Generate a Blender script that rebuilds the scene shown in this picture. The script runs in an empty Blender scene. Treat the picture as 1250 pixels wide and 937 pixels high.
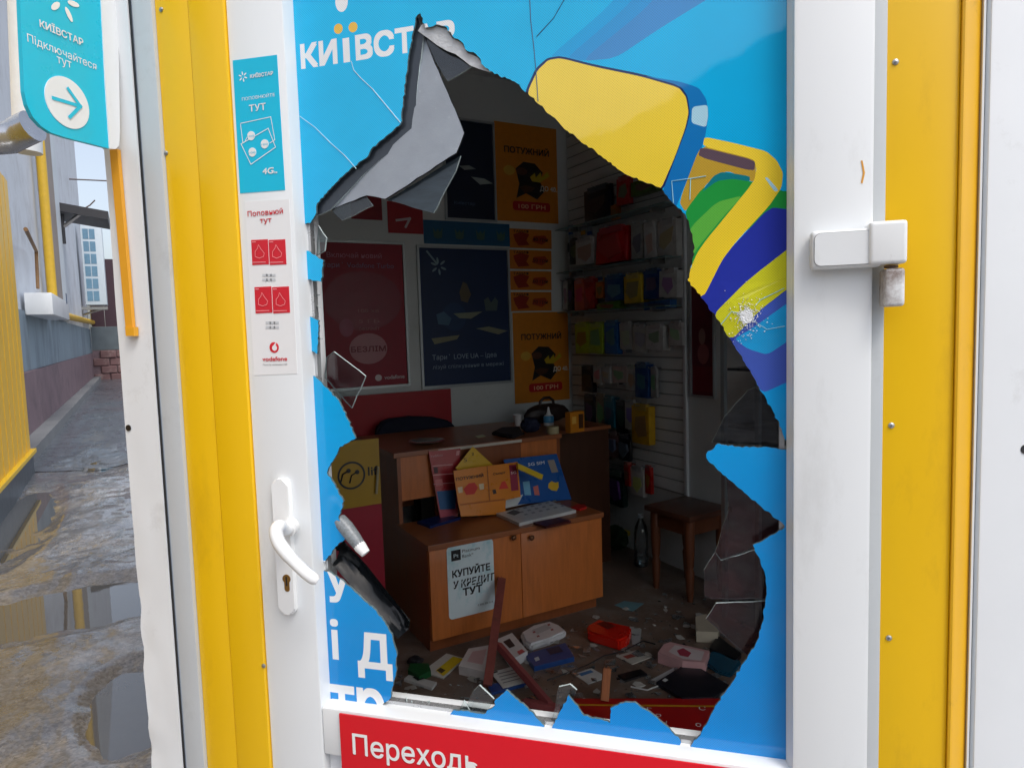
import bpy, bmesh, math, random
from mathutils import Vector, Matrix, geometry, noise

random.seed(7)
S = bpy.context.scene
COL = S.collection

# ------------------------------------------------------------------ camera
CAM_POS = Vector((0.0, -1.0, 1.4))
YAW, PITCH, ROLL, FPX = math.radians(16.08), math.radians(4.54), math.radians(-1.765), 831.2
_f = Vector((-math.sin(YAW) * math.cos(PITCH), math.cos(YAW) * math.cos(PITCH), -math.sin(PITCH)))
_r = Vector((math.cos(YAW), math.sin(YAW), 0))
_u = _r.cross(_f)
C_R = _r * math.cos(ROLL) + _u * math.sin(ROLL)
C_U = -_r * math.sin(ROLL) + _u * math.cos(ROLL)
C_F = _f
cd = bpy.data.cameras.new('camera')
cam = bpy.data.objects.new('camera', cd)
COL.objects.link(cam)
cd.sensor_fit = 'HORIZONTAL'
cd.sensor_width = 36
cd.lens = FPX / 1250 * 36
cd.clip_start, cd.clip_end = 0.02, 500
mw = Matrix((C_R, C_U, -C_F)).transposed().to_4x4()
mw.translation = CAM_POS
cam.matrix_world = mw
S.camera = cam

# ------------------------------------------------------------------ sky, sun, exposure
SUN_EL, SUN_AZ = math.radians(58), math.radians(130)      # azimuth clockwise from +Y
w = bpy.data.worlds.new('World')
S.world = w
w.use_nodes = True
nt = w.node_tree
nt.nodes.clear()
sky = nt.nodes.new('ShaderNodeTexSky')
sky.sky_type = 'NISHITA'
sky.sun_disc = False
sky.sun_elevation = SUN_EL
sky.sun_rotation = SUN_AZ
sky.dust_density = 4.0
hs = nt.nodes.new('ShaderNodeHueSaturation')
hs.inputs['Saturation'].default_value = 0.6               # thin even overcast
bg = nt.nodes.new('ShaderNodeBackground')
bg.inputs[1].default_value = 0.15
wo = nt.nodes.new('ShaderNodeOutputWorld')
nt.links.new(sky.outputs[0], hs.inputs['Color'])
nt.links.new(hs.outputs[0], bg.inputs[0])
nt.links.new(bg.outputs[0], wo.inputs[0])
sl = bpy.data.lights.new('sun', 'SUN')
sl.energy = 0.6
sl.angle = math.radians(14)
sl.color = (1.0, 0.97, 0.93)
sun = bpy.data.objects.new('sun', sl)
COL.objects.link(sun)
sdir = Vector((math.sin(SUN_AZ) * math.cos(SUN_EL), math.cos(SUN_AZ) * math.cos(SUN_EL), math.sin(SUN_EL)))
sun.rotation_euler = sdir.to_track_quat('Z', 'Y').to_euler()
sun.location = (0, -6, 8)
S.view_settings.view_transform = 'Standard'
S.view_settings.look = 'None'
S.view_settings.gamma = 1
S.view_settings.exposure = 0.7
S.render.engine = 'CYCLES'
S.cycles.max_bounces = 6
S.cycles.diffuse_bounces = 4
S.cycles.transparent_max_bounces = 10

# ------------------------------------------------------------------ frames, planes, pixels
ROOM = Matrix.Rotation(math.radians(45), 4, 'Z')           # room axes: (v, u, z)
IDN = Matrix.Identity(4)
WM = {}                                                     # world matrix of every object


class Plane:
    def __init__(s, o, ex, ez, n, frame=IDN):
        s.o = frame @ Vector(o)
        q = frame.to_3x3()
        s.ex, s.ez, s.n = q @ Vector(ex), q @ Vector(ez), q @ Vector(n)

    def p(s, a, b, c=0.0):
        return s.o + s.ex * a + s.ez * b + s.n * c

    def pix(s, px, py, c=0.0):
        d = C_F + C_R * ((px - 625) / FPX) - C_U * ((py - 468.5) / FPX)
        o = s.o + s.n * c
        t = (o - CAM_POS).dot(s.n) / d.dot(s.n)
        q = CAM_POS + d * t - s.o
        return (q.dot(s.ex), q.dot(s.ez))


def facade(y):
    return Plane((0, y, 0), (1, 0, 0), (0, 0, 1), (0, -1, 0))


def plane_u(u):
    return Plane((0, u, 0), (1, 0, 0), (0, 0, 1), (0, -1, 0), ROOM)


def plane_v(v):                                             # faces -v, right is -u
    return Plane((v, 0, 0), (0, -1, 0), (0, 0, 1), (-1, 0, 0), ROOM)


def plane_z(z):                                             # a = v, b = u
    return Plane((0, 0, z), (1, 0, 0), (0, 1, 0), (0, 0, 1), ROOM)


FA = facade(0.0)

# ------------------------------------------------------------------ materials


def lin(c):
    o = []
    for x in c:
        x /= 255.0
        o.append(x / 12.92 if x <= 0.04045 else ((x + 0.055) / 1.055) ** 2.4)
    return tuple(o) + (1.0,)


MATS = {}


def mat(name, rgb, rough=0.5, metal=0.0, var=0.06, vscale=9.0, bump=0.0, bscale=80.0, coat=0.0,
        spec=0.5, dirt=0.0, dirtcol=(70, 62, 55), dscale=3.0, dlo=0.58, stretch=None, lum=1.0, rvar=0.12):
    if name in MATS:
        return MATS[name]
    m = bpy.data.materials.new(name)
    m.use_nodes = True
    t = m.node_tree
    b = t.nodes['Principled BSDF']
    c = lin(rgb)
    c = tuple(x * lum for x in c[:3]) + (1,)
    b.inputs['Roughness'].default_value = rough
    b.inputs['Metallic'].default_value = metal
    b.inputs['Specular IOR Level'].default_value = spec
    b.inputs['Coat Weight'].default_value = coat
    b.inputs['Coat Roughness'].default_value = 0.08
    tc = t.nodes.new('ShaderNodeTexCoord')
    src = tc.outputs['Object']
    if stretch:
        mp = t.nodes.new('ShaderNodeMapping')
        mp.inputs['Scale'].default_value = stretch
        t.links.new(src, mp.inputs[0])
        src = mp.outputs[0]
    n = t.nodes.new('ShaderNodeTexNoise')
    n.inputs['Scale'].default_value = vscale
    n.inputs['Detail'].default_value = 6
    n.inputs['Roughness'].default_value = 0.65
    t.links.new(src, n.inputs['Vector'])
    mx = t.nodes.new('ShaderNodeMix')
    mx.data_type = 'RGBA'
    mx.inputs[6].default_value = tuple(max(0, x * (1 - 2.2 * var)) for x in c[:3]) + (1,)
    mx.inputs[7].default_value = tuple(min(1, x * (1 + 2.2 * var)) for x in c[:3]) + (1,)
    t.links.new(n.outputs['Fac'], mx.inputs[0])
    out = mx.outputs[2]
    if dirt > 0:
        n2 = t.nodes.new('ShaderNodeTexNoise')
        n2.inputs['Scale'].default_value = dscale
        n2.inputs['Detail'].default_value = 9
        n2.inputs['Roughness'].default_value = 0.72
        t.links.new(src, n2.inputs['Vector'])
        mr = t.nodes.new('ShaderNodeMapRange')
        mr.inputs[1].default_value = dlo
        mr.inputs[2].default_value = dlo + 0.17
        mr.inputs[3].default_value = 0
        mr.inputs[4].default_value = dirt
        t.links.new(n2.outputs['Fac'], mr.inputs[0])
        m2 = t.nodes.new('ShaderNodeMix')
        m2.data_type = 'RGBA'
        m2.inputs[7].default_value = lin(dirtcol)
        t.links.new(mr.outputs[0], m2.inputs[0])
        t.links.new(out, m2.inputs[6])
        out = m2.outputs[2]
    t.links.new(out, b.inputs['Base Color'])
    if rvar:
        mr2 = t.nodes.new('ShaderNodeMapRange')
        mr2.inputs[3].default_value = max(0.02, rough - rvar)
        mr2.inputs[4].default_value = min(1, rough + rvar)
        t.links.new(n.outputs['Fac'], mr2.inputs[0])
        t.links.new(mr2.outputs[0], b.inputs['Roughness'])
    if bump > 0:
        nb = t.nodes.new('ShaderNodeTexNoise')
        nb.inputs['Scale'].default_value = bscale
        nb.inputs['Detail'].default_value = 4
        t.links.new(src, nb.inputs['Vector'])
        bp = t.nodes.new('ShaderNodeBump')
        bp.inputs['Strength'].default_value = bump
        bp.inputs['Distance'].default_value = 0.01
        t.links.new(nb.outputs['Fac'], bp.inputs['Height'])
        t.links.new(bp.outputs[0], b.inputs['Normal'])
    MATS[name] = m
    return m


def col(rgb, rough=0.45, coat=0.0, var=0.05):
    return mat('print_%d_%d_%d_%d' % (*rgb, int(coat * 10)), rgb, rough=rough, coat=coat, var=var, vscale=25)


def film_mat(name, c_lo, c_hi, z0, z1, holes=0.35):
    """printed perforated window film, glossy, seen over glass; a printed gradient runs up the sheet"""
    m = bpy.data.materials.new(name)
    m.use_nodes = True
    t = m.node_tree
    b = t.nodes['Principled BSDF']
    b.inputs['Roughness'].default_value = 0.3
    b.inputs['Specular IOR Level'].default_value = 0.05
    b.inputs['Coat Weight'].default_value = 1.0
    b.inputs['Coat Roughness'].default_value = 0.04
    tc = t.nodes.new('ShaderNodeTexCoord')
    sp = t.nodes.new('ShaderNodeSeparateXYZ')
    t.links.new(tc.outputs['Object'], sp.inputs[0])
    ad = t.nodes.new('ShaderNodeMath')
    ad.operation = 'MULTIPLY_ADD'
    ad.inputs[1].default_value = -0.35
    t.links.new(sp.outputs[0], ad.inputs[0])
    t.links.new(sp.outputs[2], ad.inputs[2])
    mr = t.nodes.new('ShaderNodeMapRange')
    mr.interpolation_type = 'SMOOTHSTEP'
    mr.inputs[1].default_value = z0
    mr.inputs[2].default_value = z1
    t.links.new(ad.outputs[0], mr.inputs[0])
    mx = t.nodes.new('ShaderNodeMix')
    mx.data_type = 'RGBA'
    mx.inputs[6].default_value = lin(c_lo)
    mx.inputs[7].default_value = lin(c_hi)
    t.links.new(mr.outputs[0], mx.inputs[0])
    # faint cloudy ink density
    n = t.nodes.new('ShaderNodeTexNoise')
    n.inputs['Scale'].default_value = 7
    n.inputs['Detail'].default_value = 5
    t.links.new(tc.outputs['Object'], n.inputs['Vector'])
    mr0 = t.nodes.new('ShaderNodeMapRange')
    mr0.inputs[3].default_value = 0.86
    mr0.inputs[4].default_value = 1.12
    t.links.new(n.outputs['Fac'], mr0.inputs[0])
    mm = t.nodes.new('ShaderNodeMix')
    mm.data_type = 'RGBA'
    mm.blend_type = 'MULTIPLY'
    mm.inputs[0].default_value = 1
    t.links.new(mx.outputs[2], mm.inputs[6])
    t.links.new(mr0.outputs[0], mm.inputs[7])
    # perforations: a staggered grid of holes that show the dark back layer
    mp = t.nodes.new('ShaderNodeMapping')
    mp.inputs['Rotation'].default_value = (0, math.radians(45), 0)
    mp.inputs['Scale'].default_value = (1 / 0.0026, 1, 1 / 0.0026)
    t.links.new(tc.outputs['Object'], mp.inputs[0])
    fr = t.nodes.new('ShaderNodeVectorMath')
    fr.operation = 'FRACTION'
    t.links.new(mp.outputs[0], fr.inputs[0])
    sb = t.nodes.new('ShaderNodeVectorMath')
    sb.operation = 'SUBTRACT'
    sb.inputs[1].default_value = (0.5, 0, 0.5)
    t.links.new(fr.outputs[0], sb.inputs[0])
    ml = t.nodes.new('ShaderNodeVectorMath')
    ml.operation = 'MULTIPLY'
    ml.inputs[1].default_value = (1, 0, 1)
    t.links.new(sb.outputs[0], ml.inputs[0])
    ln = t.nodes.new('ShaderNodeVectorMath')
    ln.operation = 'LENGTH'
    t.links.new(ml.outputs[0], ln.inputs[0])
    ho = t.nodes.new('ShaderNodeMapRange')
    ho.inputs[1].default_value = 0.24
    ho.inputs[2].default_value = 0.36
    ho.inputs[3].default_value = holes
    ho.inputs[4].default_value = 0
    t.links.new(ln.outputs['Value'], ho.inputs[0])
    m2 = t.nodes.new('ShaderNodeMix')
    m2.data_type = 'RGBA'
    m2.inputs[7].default_value = (0.03, 0.035, 0.04, 1)
    t.links.new(ho.outputs[0], m2.inputs[0])
    t.links.new(mm.outputs[2], m2.inputs[6])
    t.links.new(m2.outputs[2], b.inputs['Base Color'])
    return m


def glass_mat(name, tint=(0.86, 0.9, 0.9), gloss=0.12, rough=0.02, dust_refl=0.0, dust_refl_col=(0.55, 0.57, 0.58)):
    """thin clear glass: mostly see-through, with a mirror part that grows at grazing angles, and some dust"""
    m = bpy.data.materials.new(name)
    m.use_nodes = True
    t = m.node_tree
    t.nodes.clear()
    o = t.nodes.new('ShaderNodeOutputMaterial')
    tr = t.nodes.new('ShaderNodeBsdfTransparent')
    tr.inputs[0].default_value = (*tint, 1)
    gl = t.nodes.new('ShaderNodeBsdfGlossy')
    gl.inputs['Roughness'].default_value = rough
    fr = t.nodes.new('ShaderNodeFresnel')
    fr.inputs[0].default_value = 1.5
    ma = t.nodes.new('ShaderNodeMath')
    ma.operation = 'ADD'
    ma.use_clamp = True
    ma.inputs[1].default_value = gloss
    t.links.new(fr.outputs[0], ma.inputs[0])
    mx = t.nodes.new('ShaderNodeMixShader')
    t.links.new(ma.outputs[0], mx.inputs[0])
    t.links.new(tr.outputs[0], mx.inputs[1])
    t.links.new(gl.outputs[0], mx.inputs[2])
    last = mx.outputs[0]
    if dust_refl:
        df = t.nodes.new('ShaderNodeBsdfDiffuse')
        df.inputs[0].default_value = (*dust_refl_col, 1)
        tc = t.nodes.new('ShaderNodeTexCoord')
        n = t.nodes.new('ShaderNodeTexNoise')
        n.inputs['Scale'].default_value = 35
        n.inputs['Detail'].default_value = 8
        t.links.new(tc.outputs['Object'], n.inputs['Vector'])
        mr = t.nodes.new('ShaderNodeMapRange')
        mr.inputs[1].default_value = 0.35
        mr.inputs[2].default_value = 0.8
        mr.inputs[4].default_value = dust_refl
        t.links.new(n.outputs['Fac'], mr.inputs[0])
        m2 = t.nodes.new('ShaderNodeMixShader')
        t.links.new(mr.outputs[0], m2.inputs[0])
        t.links.new(last, m2.inputs[1])
        t.links.new(df.outputs[0], m2.inputs[2])
        last = m2.outputs[0]
    t.links.new(last, o.inputs[0])
    return m


PVC = mat('white_pvc', (226, 230, 232), rough=0.32, var=0.02, vscale=4, dirt=0.22, dirtcol=(150, 150, 146), dscale=7, dlo=0.55, stretch=(1, 1, 0.35))
PVC_G = mat('grey_white_pvc', (188, 193, 196), rough=0.4, var=0.03, dirt=0.25, dirtcol=(120, 118, 112), dscale=9, dlo=0.56)
PAINT_W = mat('white_painted_metal', (222, 226, 229), rough=0.35, var=0.03, vscale=3, dirt=0.35, dirtcol=(140, 136, 128), dscale=5, dlo=0.57, bump=0.05, bscale=12)
YEL = mat('yellow_painted_metal', (234, 186, 4), rough=0.36, var=0.06, vscale=2.5, dirt=0.32, dirtcol=(164, 118, 26), dscale=6, dlo=0.55, bump=0.04, bscale=7, stretch=(1, 1, 0.35))
YEL_SHADE = mat('shaded_yellow_edge', (222, 170, 24), rough=0.4, var=0.06, vscale=4, dirt=0.5, dirtcol=(120, 78, 20), dscale=11, dlo=0.6)  # shade of the angled fold put into a darker yellow
RUBBER = mat('black_rubber', (26, 27, 30), rough=0.6, var=0.1)
STEEL = mat('bare_steel', (170, 170, 168), rough=0.3, metal=0.9, var=0.08)
BRASS = mat('dull_brass', (150, 115, 60), rough=0.4, metal=0.8, var=0.1)
BLACK = mat('black_plastic', (22, 22, 25), rough=0.4)
WHITE = mat('white_print', (232, 233, 232), rough=0.45, var=0.02)
SPACER = mat('aluminium_spacer', (200, 202, 204), rough=0.28, metal=0.7, var=0.06, bump=0.08, bscale=200)
SEAL = mat('white_enamel_handle', (236, 238, 238), rough=0.16, var=0.015, coat=0.5, dirt=0.3, dirtcol=(140, 125, 105), dscale=16, dlo=0.62)
RUSTW = mat('chipped_white_hinge', (228, 231, 232), rough=0.3, var=0.02, dirt=0.9, dirtcol=(112, 80, 62), dscale=14, dlo=0.62)
G_CLEAR = glass_mat('clear_glass', gloss=0.015, dust_refl=0.015)
G_DARK = glass_mat('smoked_glass_shard', tint=(0.42, 0.45, 0.48), gloss=0.03, dust_refl=0.03)
G_RED_REFL = glass_mat('painted_red_reflection_glass', tint=(0.62, 0.56, 0.57), gloss=0.02, dust_refl=0.30, dust_refl_col=(0.09, 0.035, 0.04))  # reddish reflection painted as a maroon diffuse layer on the shards
G_EDGE = mat('fractured_glass_edge', (190, 205, 205), rough=0.25, var=0.25, vscale=120)
G_EDGE_D = mat('dark_glass_edge', (92, 112, 116), rough=0.25, var=0.3, vscale=120)
FILM_BACK = mat('black_film_back', (30, 32, 36), rough=0.35, var=0.15, vscale=30)
FILM_GREY = mat('dusty_grey_film_face', (146, 154, 164), rough=0.36, var=0.10, vscale=18, bump=0.06, bscale=500, dirt=0.7, dirtcol=(205, 210, 216), dscale=70, dlo=0.62)
TORN = mat('torn_film_backing', (196, 200, 204), rough=0.6, var=0.12, vscale=60, bump=0.3, bscale=120)

# ------------------------------------------------------------------ object helpers


def reg(o, m, parent=None):
    COL.objects.link(o)
    if parent is not None:
        o.parent = parent
    WM[o] = m
    return o


def tag(o, label=None, cat=None, group=None, kind=None):
    for k, x in (('label', label), ('category', cat), ('group', group), ('kind', kind)):
        if x:
            o[k] = x
    return o


def thing(name, label, cat, loc=(0, 0, 0), rz=0.0, frame=ROOM, group=None, rx=0.0, ry=0.0):
    o = bpy.data.objects.new(name, None)
    o.empty_display_size = 0.05
    m = frame @ Matrix.Translation(loc) @ Matrix.Rotation(rz, 4, 'Z') @ Matrix.Rotation(ry, 4, 'Y') @ Matrix.Rotation(rx, 4, 'X')
    reg(o, m)
    o.matrix_world = m
    return tag(o, label, cat, group, 'thing')


class MB:
    """collects shapes, then links them as ONE mesh object"""

    def __init__(s):
        s.bm = bmesh.new()

    def box(s, lo, hi, bev=0.0, mtx=None, seg=2):
        r = bmesh.ops.create_cube(s.bm, size=1.0)
        vs = r['verts']
        lo, hi = Vector(lo), Vector(hi)
        for v in vs:
            v.co = Vector((lo[i] + (hi[i] - lo[i]) * (v.co[i] + 0.5) for i in range(3)))
        if bev > 0:
            es = list({e for v in vs for e in v.link_edges})
            g = bmesh.ops.bevel(s.bm, geom=es, offset=bev, segments=seg, affect='EDGES', profile=0.6)
            vs = list({v for f in g['faces'] for v in f.verts} | {v for v in vs if v.is_valid})
            # take every vertex of this shell
            vs = s._shell(vs)
        if mtx is not None:
            for v in vs:
                v.co = mtx @ v.co
        return s

    def _shell(s, vs):
        seen = set(vs)
        st = list(vs)
        while st:
            v = st.pop()
            for e in v.link_edges:
                o = e.other_vert(v)
                if o not in seen:
                    seen.add(o)
                    st.append(o)
        return list(seen)

    def tube(s, pts, r, seg=10, cap=True, r2=None):
        pts = [Vector(p) for p in pts]
        rings = []
        n = len(pts)
        up = None
        for i, p in enumerate(pts):
            d = (pts[min(i + 1, n - 1)] - pts[max(i - 1, 0)]).normalized()
            if up is None:
                up = Vector((0, 0, 1)) if abs(d.z) < 0.9 else Vector((1, 0, 0))
            x = d.cross(up).normalized()
            up = x.cross(d).normalized()
            rr = r if r2 is None else r + (r2 - r) * i / max(1, n - 1)
            if isinstance(r, (list, tuple)):
                rr = r[i]
            rings.append([s.bm.verts.new(p + (x * math.cos(a) + up * math.sin(a)) * rr) for a in [2 * math.pi * k / seg for k in range(seg)]])
        for a, b in zip(rings, rings[1:]):
            for k in range(seg):
                s.bm.faces.new((a[k], a[(k + 1) % seg], b[(k + 1) % seg], b[k]))
        if cap:
            s.bm.faces.new(rings[0][::-1])
            s.bm.faces.new(rings[-1])
        return s

    def lathe(s, prof, o=(0, 0, 0), seg=20, mtx=None):
        o = Vector(o)
        rings = []
        for r, z in prof:
            ring = []
            for k in range(seg):
                a = 2 * math.pi * k / seg
                p = o + Vector((r * math.cos(a), r * math.sin(a), z))
                if mtx is not None:
                    p = mtx @ p
                ring.append(s.bm.verts.new(p))
            rings.append(ring)
        for a, b in zip(rings, rings[1:]):
            for k in range(seg):
                s.bm.faces.new((a[k], a[(k + 1) % seg], b[(k + 1) % seg], b[k]))
        s.bm.faces.new(rings[0][::-1])
        s.bm.faces.new(rings[-1])
        return s

    def poly(s, pts, back=None):
        """flat polygon; with back (a vector) it becomes a prism reaching from pts to pts+back"""
        pts = [Vector(p) for p in pts]
        a = [s.bm.verts.new(p) for p in pts]
        if back is None:
            s.bm.faces.new(a)
            return s
        b = [s.bm.verts.new(p + Vector(back)) for p in pts]
        s.bm.faces.new(a)
        s.bm.faces.new(b[::-1])
        n = len(a)
        for i in range(n):
            s.bm.faces.new((a[(i + 1) % n], a[i], b[i], b[(i + 1) % n]))
        return s

    def tris(s, vs, fs):
        v = [s.bm.verts.new(p) for p in vs]
        for f in fs:
            try:
                s.bm.faces.new([v[i] for i in f])
            except ValueError:
                pass
        return s

    def done(s, name, m, parent=None, frame=None, smooth=False, label=None, cat=None, group=None, kind=None):
        """frame: matrix the coordinates are in; None means the parent's local space (or the world without one)"""
        me = bpy.data.meshes.new(name)
        pm = WM[parent] if parent is not None else IDN
        if frame is not None:
            q = pm.inverted() @ frame
            for v in s.bm.verts:
                v.co = q @ v.co
        bmesh.ops.recalc_face_normals(s.bm, faces=s.bm.faces)
        s.bm.to_mesh(me)
        s.bm.free()
        for x in (m if isinstance(m, list) else [m]):
            me.materials.append(x)
        if smooth:
            for p in me.polygons:
                p.use_smooth = True
            try:
                me.set_sharp_from_angle(angle=math.radians(38))
            except Exception:
                pass
        o = bpy.data.objects.new(name, me)
        reg(o, pm, parent)
        return tag(o, label, cat, group, kind)


def pbox(name, pl, a0, b0, a1, b1, c0, c1, m, parent=None, bev=0.0, **k):
    """box on a plane: a/b extents, from depth c0 to c1 along the plane's normal"""
    mb = MB()
    mb.box((min(a0, a1), min(b0, b1), min(c0, c1)), (max(a0, a1), max(b0, b1), max(c0, c1)), bev)
    for v in mb.bm.verts:
        v.co = pl.p(*v.co)
    return mb.done(name, m, parent, IDN, smooth=bev > 0, **k)


def ppoly(name, pl, pts, c0, c1, m, parent=None, **k):
    return MB().poly([pl.p(a, b, c1) for a, b in pts], pl.n * (c0 - c1)).done(name, m, parent, IDN, **k)


def pixpoly(name, pl, px, c0, c1, m, parent=None, **k):
    return ppoly(name, pl, [pl.pix(x, y, c1) for x, y in px], c0, c1, m, parent, **k)


_TX = {}


def glyphs(body, bold=0.0, res=3):
    key = (body, bold, res)
    if key not in _TX:
        cu = bpy.data.curves.new('t', 'FONT')
        cu.body = body
        cu.size = 1.0
        cu.offset = bold
        cu.resolution_u = res
        ob = bpy.data.objects.new('t', cu)
        COL.objects.link(ob)
        me = bpy.data.meshes.new_from_object(ob)
        vs = [(v.co.x, v.co.y) for v in me.vertices]
        fs = [tuple(p.vertices) for p in me.polygons]
        bpy.data.objects.remove(ob)
        bpy.data.curves.remove(cu)
        bpy.data.meshes.remove(me)
        _TX[key] = (vs, fs)
    return _TX[key]


def fit_text(body, a0, b0, a1=None, h=None, bold=0.0, shear=0.0):
    """glyph triangles scaled so the line starts at (a0,b0) on its baseline, ends at a1, capitals h tall"""
    vs, fs = glyphs(body, bold)
    x0, x1 = min(v[0] for v in vs), max(v[0] for v in vs)
    ref = glyphs('Н', bold)[0]
    ch = max(v[1] for v in ref)
    sy = (h / ch) if h else (a1 - a0) / (x1 - x0)
    sx = (a1 - a0) / (x1 - x0) if a1 is not None else sy
    return [(a0 + (x - x0) * sx + shear * y * sy, b0 + y * sy) for x, y in vs], fs


def thick_text(mb, vs, fs, place, c, e):
    """heavier strokes: shifted copies of the letters, each a hair above the one below"""
    for k, (dx, dz) in enumerate(((-e, -e), (e, e), (-e, e), (e, -e)) if e > 0 else ((0, 0),)):
        for i, f in enumerate(fs):                          # letters whose strokes overlap must not share a plane
            mb.tris([place(vs[j][0] + dx, vs[j][1] + dz, c + 0.00016 * k + 0.000004 * (i % 37)) for j in f], [range(len(f))])
    return mb


def ptext(name, pl, body, a0, b0, a1, h, m, parent=None, c=0.001, bold=0.0, shear=0.0, label=None):
    vs, fs = fit_text(body, a0, b0, a1, h, 0.0, shear)
    return thick_text(MB(), vs, fs, pl.p, c, bold * 1.1 * h).done(name, m, parent, IDN, label=label)


def circle(a, b, r, n=28, ry=None, rot=0.0):
    ry = ry or r
    o = []
    for k in range(n):
        t = 2 * math.pi * k / n
        x, y = r * math.cos(t), ry * math.sin(t)
        o.append((a + x * math.cos(rot) - y * math.sin(rot), b + x * math.sin(rot) + y * math.cos(rot)))
    return o


def rrect(a0, b0, a1, b1, r, n=5):
    o = []
    for cx, cy, s in ((a1 - r, b1 - r, 0), (a0 + r, b1 - r, 90), (a0 + r, b0 + r, 180), (a1 - r, b0 + r, 270)):
        for k in range(n + 1):
            t = math.radians(s + 90 * k / n)
            o.append((cx + r * math.cos(t), cy + r * math.sin(t)))
    return o


def jag(pts, step=0.006, amp=0.0012, seed=0, closed=True):
    """break the edges of an outline into small irregular teeth"""
    rnd = random.Random(seed)
    o = []
    n = len(pts)
    for i in range(n if closed else n - 1):
        p, q = Vector(pts[i]), Vector(pts[(i + 1) % n])
        L = (q - p).length
        k = max(1, int(L / step))
        d = (q - p) / max(L, 1e-9)
        nn = Vector((-d.y, d.x))
        for j in range(k):
            t = j / k
            r = 0 if j == 0 else rnd.uniform(-amp, amp)
            o.append(tuple(p + (q - p) * t + nn * r))
    return o
S.cycles.use_denoising = True

# ================================================================== SETTING: ground, room shell
G_Z = -0.10


def ground_h(v, u):
    h = 0.028 + 0.022 * noise.noise((v * 1.3, u * 0.8, 0)) + 0.012 * noise.noise((v * 4, u * 3.5, 3)) + 0.007 * noise.noise((v * 11, u * 8, 5)) + 0.004 * noise.noise((v * 31, u * 27, 9))

    def dip(cv, cu, rv, ru, d):
        q = ((v - cv) / rv) ** 2 + ((u - cu) / ru) ** 2
        return d * max(0.0, 1 - q) ** 0.8
    h -= dip(-1.15, 3.82, 0.75, 0.50, 0.070)
    h -= dip(-0.80, 2.45, 0.22, 0.46, 0.066)
    h -= dip(-1.62, 6.3, 0.30, 1.7, 0.055)
    h -= dip(-1.25, 8.8, 0.5, 1.0, 0.03)
    h += 0.03 * max(0.0, min(1.0, (u - 9) / 10))
    return G_Z + h


mb = MB()
us = [0.6]
while us[-1] < 34:
    us.append(us[-1] + (0.022 if us[-1] < 5 else 0.05 if us[-1] < 10 else 0.3))
vs = [-1.95 + 0.025 * k for k in range(51)]
far_us = [u for u in us if u > 8.75]
us = [u for u in us if u <= 8.8]
grid = [[mb.bm.verts.new((v, u, ground_h(v, u))) for v in vs] for u in us]
for a, b in zip(grid, grid[1:]):
    for k in range(len(vs) - 1):
        mb.bm.faces.new((a[k], a[k + 1], b[k + 1], b[k]))


def asphalt():
    m = mat('wet_gritty_asphalt', (104, 104, 107), rough=0.26, var=0.2, vscale=2.4, bump=0.0, coat=0.7, dirt=0.7, dirtcol=(154, 150, 147), dscale=1.5, dlo=0.48, rvar=0.24)
    t = m.node_tree
    b = t.nodes['Principled BSDF']
    tc = t.nodes.new('ShaderNodeTexCoord')
    hgt = None
    for sc, amt in ((38.0, 0.2), (95.0, 0.3)):              # loose stones of two sizes: tone and relief
        vo = t.nodes.new('ShaderNodeTexVoronoi')
        vo.inputs['Scale'].default_value = sc
        t.links.new(tc.outputs['Object'], vo.inputs['Vector'])
        sx = t.nodes.new('ShaderNodeSeparateColor')
        t.links.new(vo.outputs['Color'], sx.inputs[0])
        mr = t.nodes.new('ShaderNodeMapRange')
        mr.inputs[3].default_value = 1 - amt
        mr.inputs[4].default_value = 1 + amt * 0.8
        t.links.new(sx.outputs[0], mr.inputs[0])
        mx = t.nodes.new('ShaderNodeMix')
        mx.data_type = 'RGBA'
        mx.blend_type = 'MULTIPLY'
        mx.inputs[0].default_value = 1
        src = b.inputs['Base Color'].links[0].from_socket
        t.links.new(src, mx.inputs[6])
        t.links.new(mr.outputs[0], mx.inputs[7])
        t.links.new(mx.outputs[2], b.inputs['Base Color'])
        ma = t.nodes.new('ShaderNodeMath')
        ma.operation = 'MULTIPLY_ADD'
        ma.inputs[1].default_value = -30.0 / sc
        t.links.new(vo.outputs['Distance'], ma.inputs[0])
        if hgt:
            t.links.new(hgt, ma.inputs[2])
        hgt = ma.outputs[0]
    bp = t.nodes.new('ShaderNodeBump')
    bp.inputs['Strength'].default_value = 0.4
    bp.inputs['Distance'].default_value = 0.006
    t.links.new(hgt, bp.inputs['Height'])
    t.links.new(bp.outputs[0], b.inputs['Normal'])
    return m


ASPH = asphalt()
mb.done('alley_ground', ASPH, None, ROOM, smooth=True, kind='structure')
mb = MB()
grid = [[mb.bm.verts.new((v - 0.4 if v < -1.9 else v, u, ground_h(v, u) + 0.006)) for v in vs] for u in far_us]
for a, b in zip(grid, grid[1:]):
    for k in range(len(vs) - 1):
        mb.bm.faces.new((a[k], a[k + 1], b[k + 1], b[k]))
mb.done('asphalt_path', mat('dark_wet_asphalt', (84, 90, 98), rough=0.3, var=0.25, vscale=4, bump=0.5, bscale=60, dirt=0.5, dirtcol=(120, 124, 130), dscale=1.2, dlo=0.5, rvar=0.2, coat=0.4), None, ROOM, smooth=True, kind='structure')
MB().poly([(-60, -60, -0.17), (60, -60, -0.17), (60, 60, -0.17), (-60, 60, -0.17)]).done('ground', ASPH, None, IDN, kind='structure')
WAT = mat('puddle_water', (84, 84, 84), rough=0.015, var=0.05, spec=0.5, rvar=0.0, bump=0.010, bscale=9)
WAT.node_tree.nodes['Principled BSDF'].inputs['IOR'].default_value = 2.1
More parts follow.
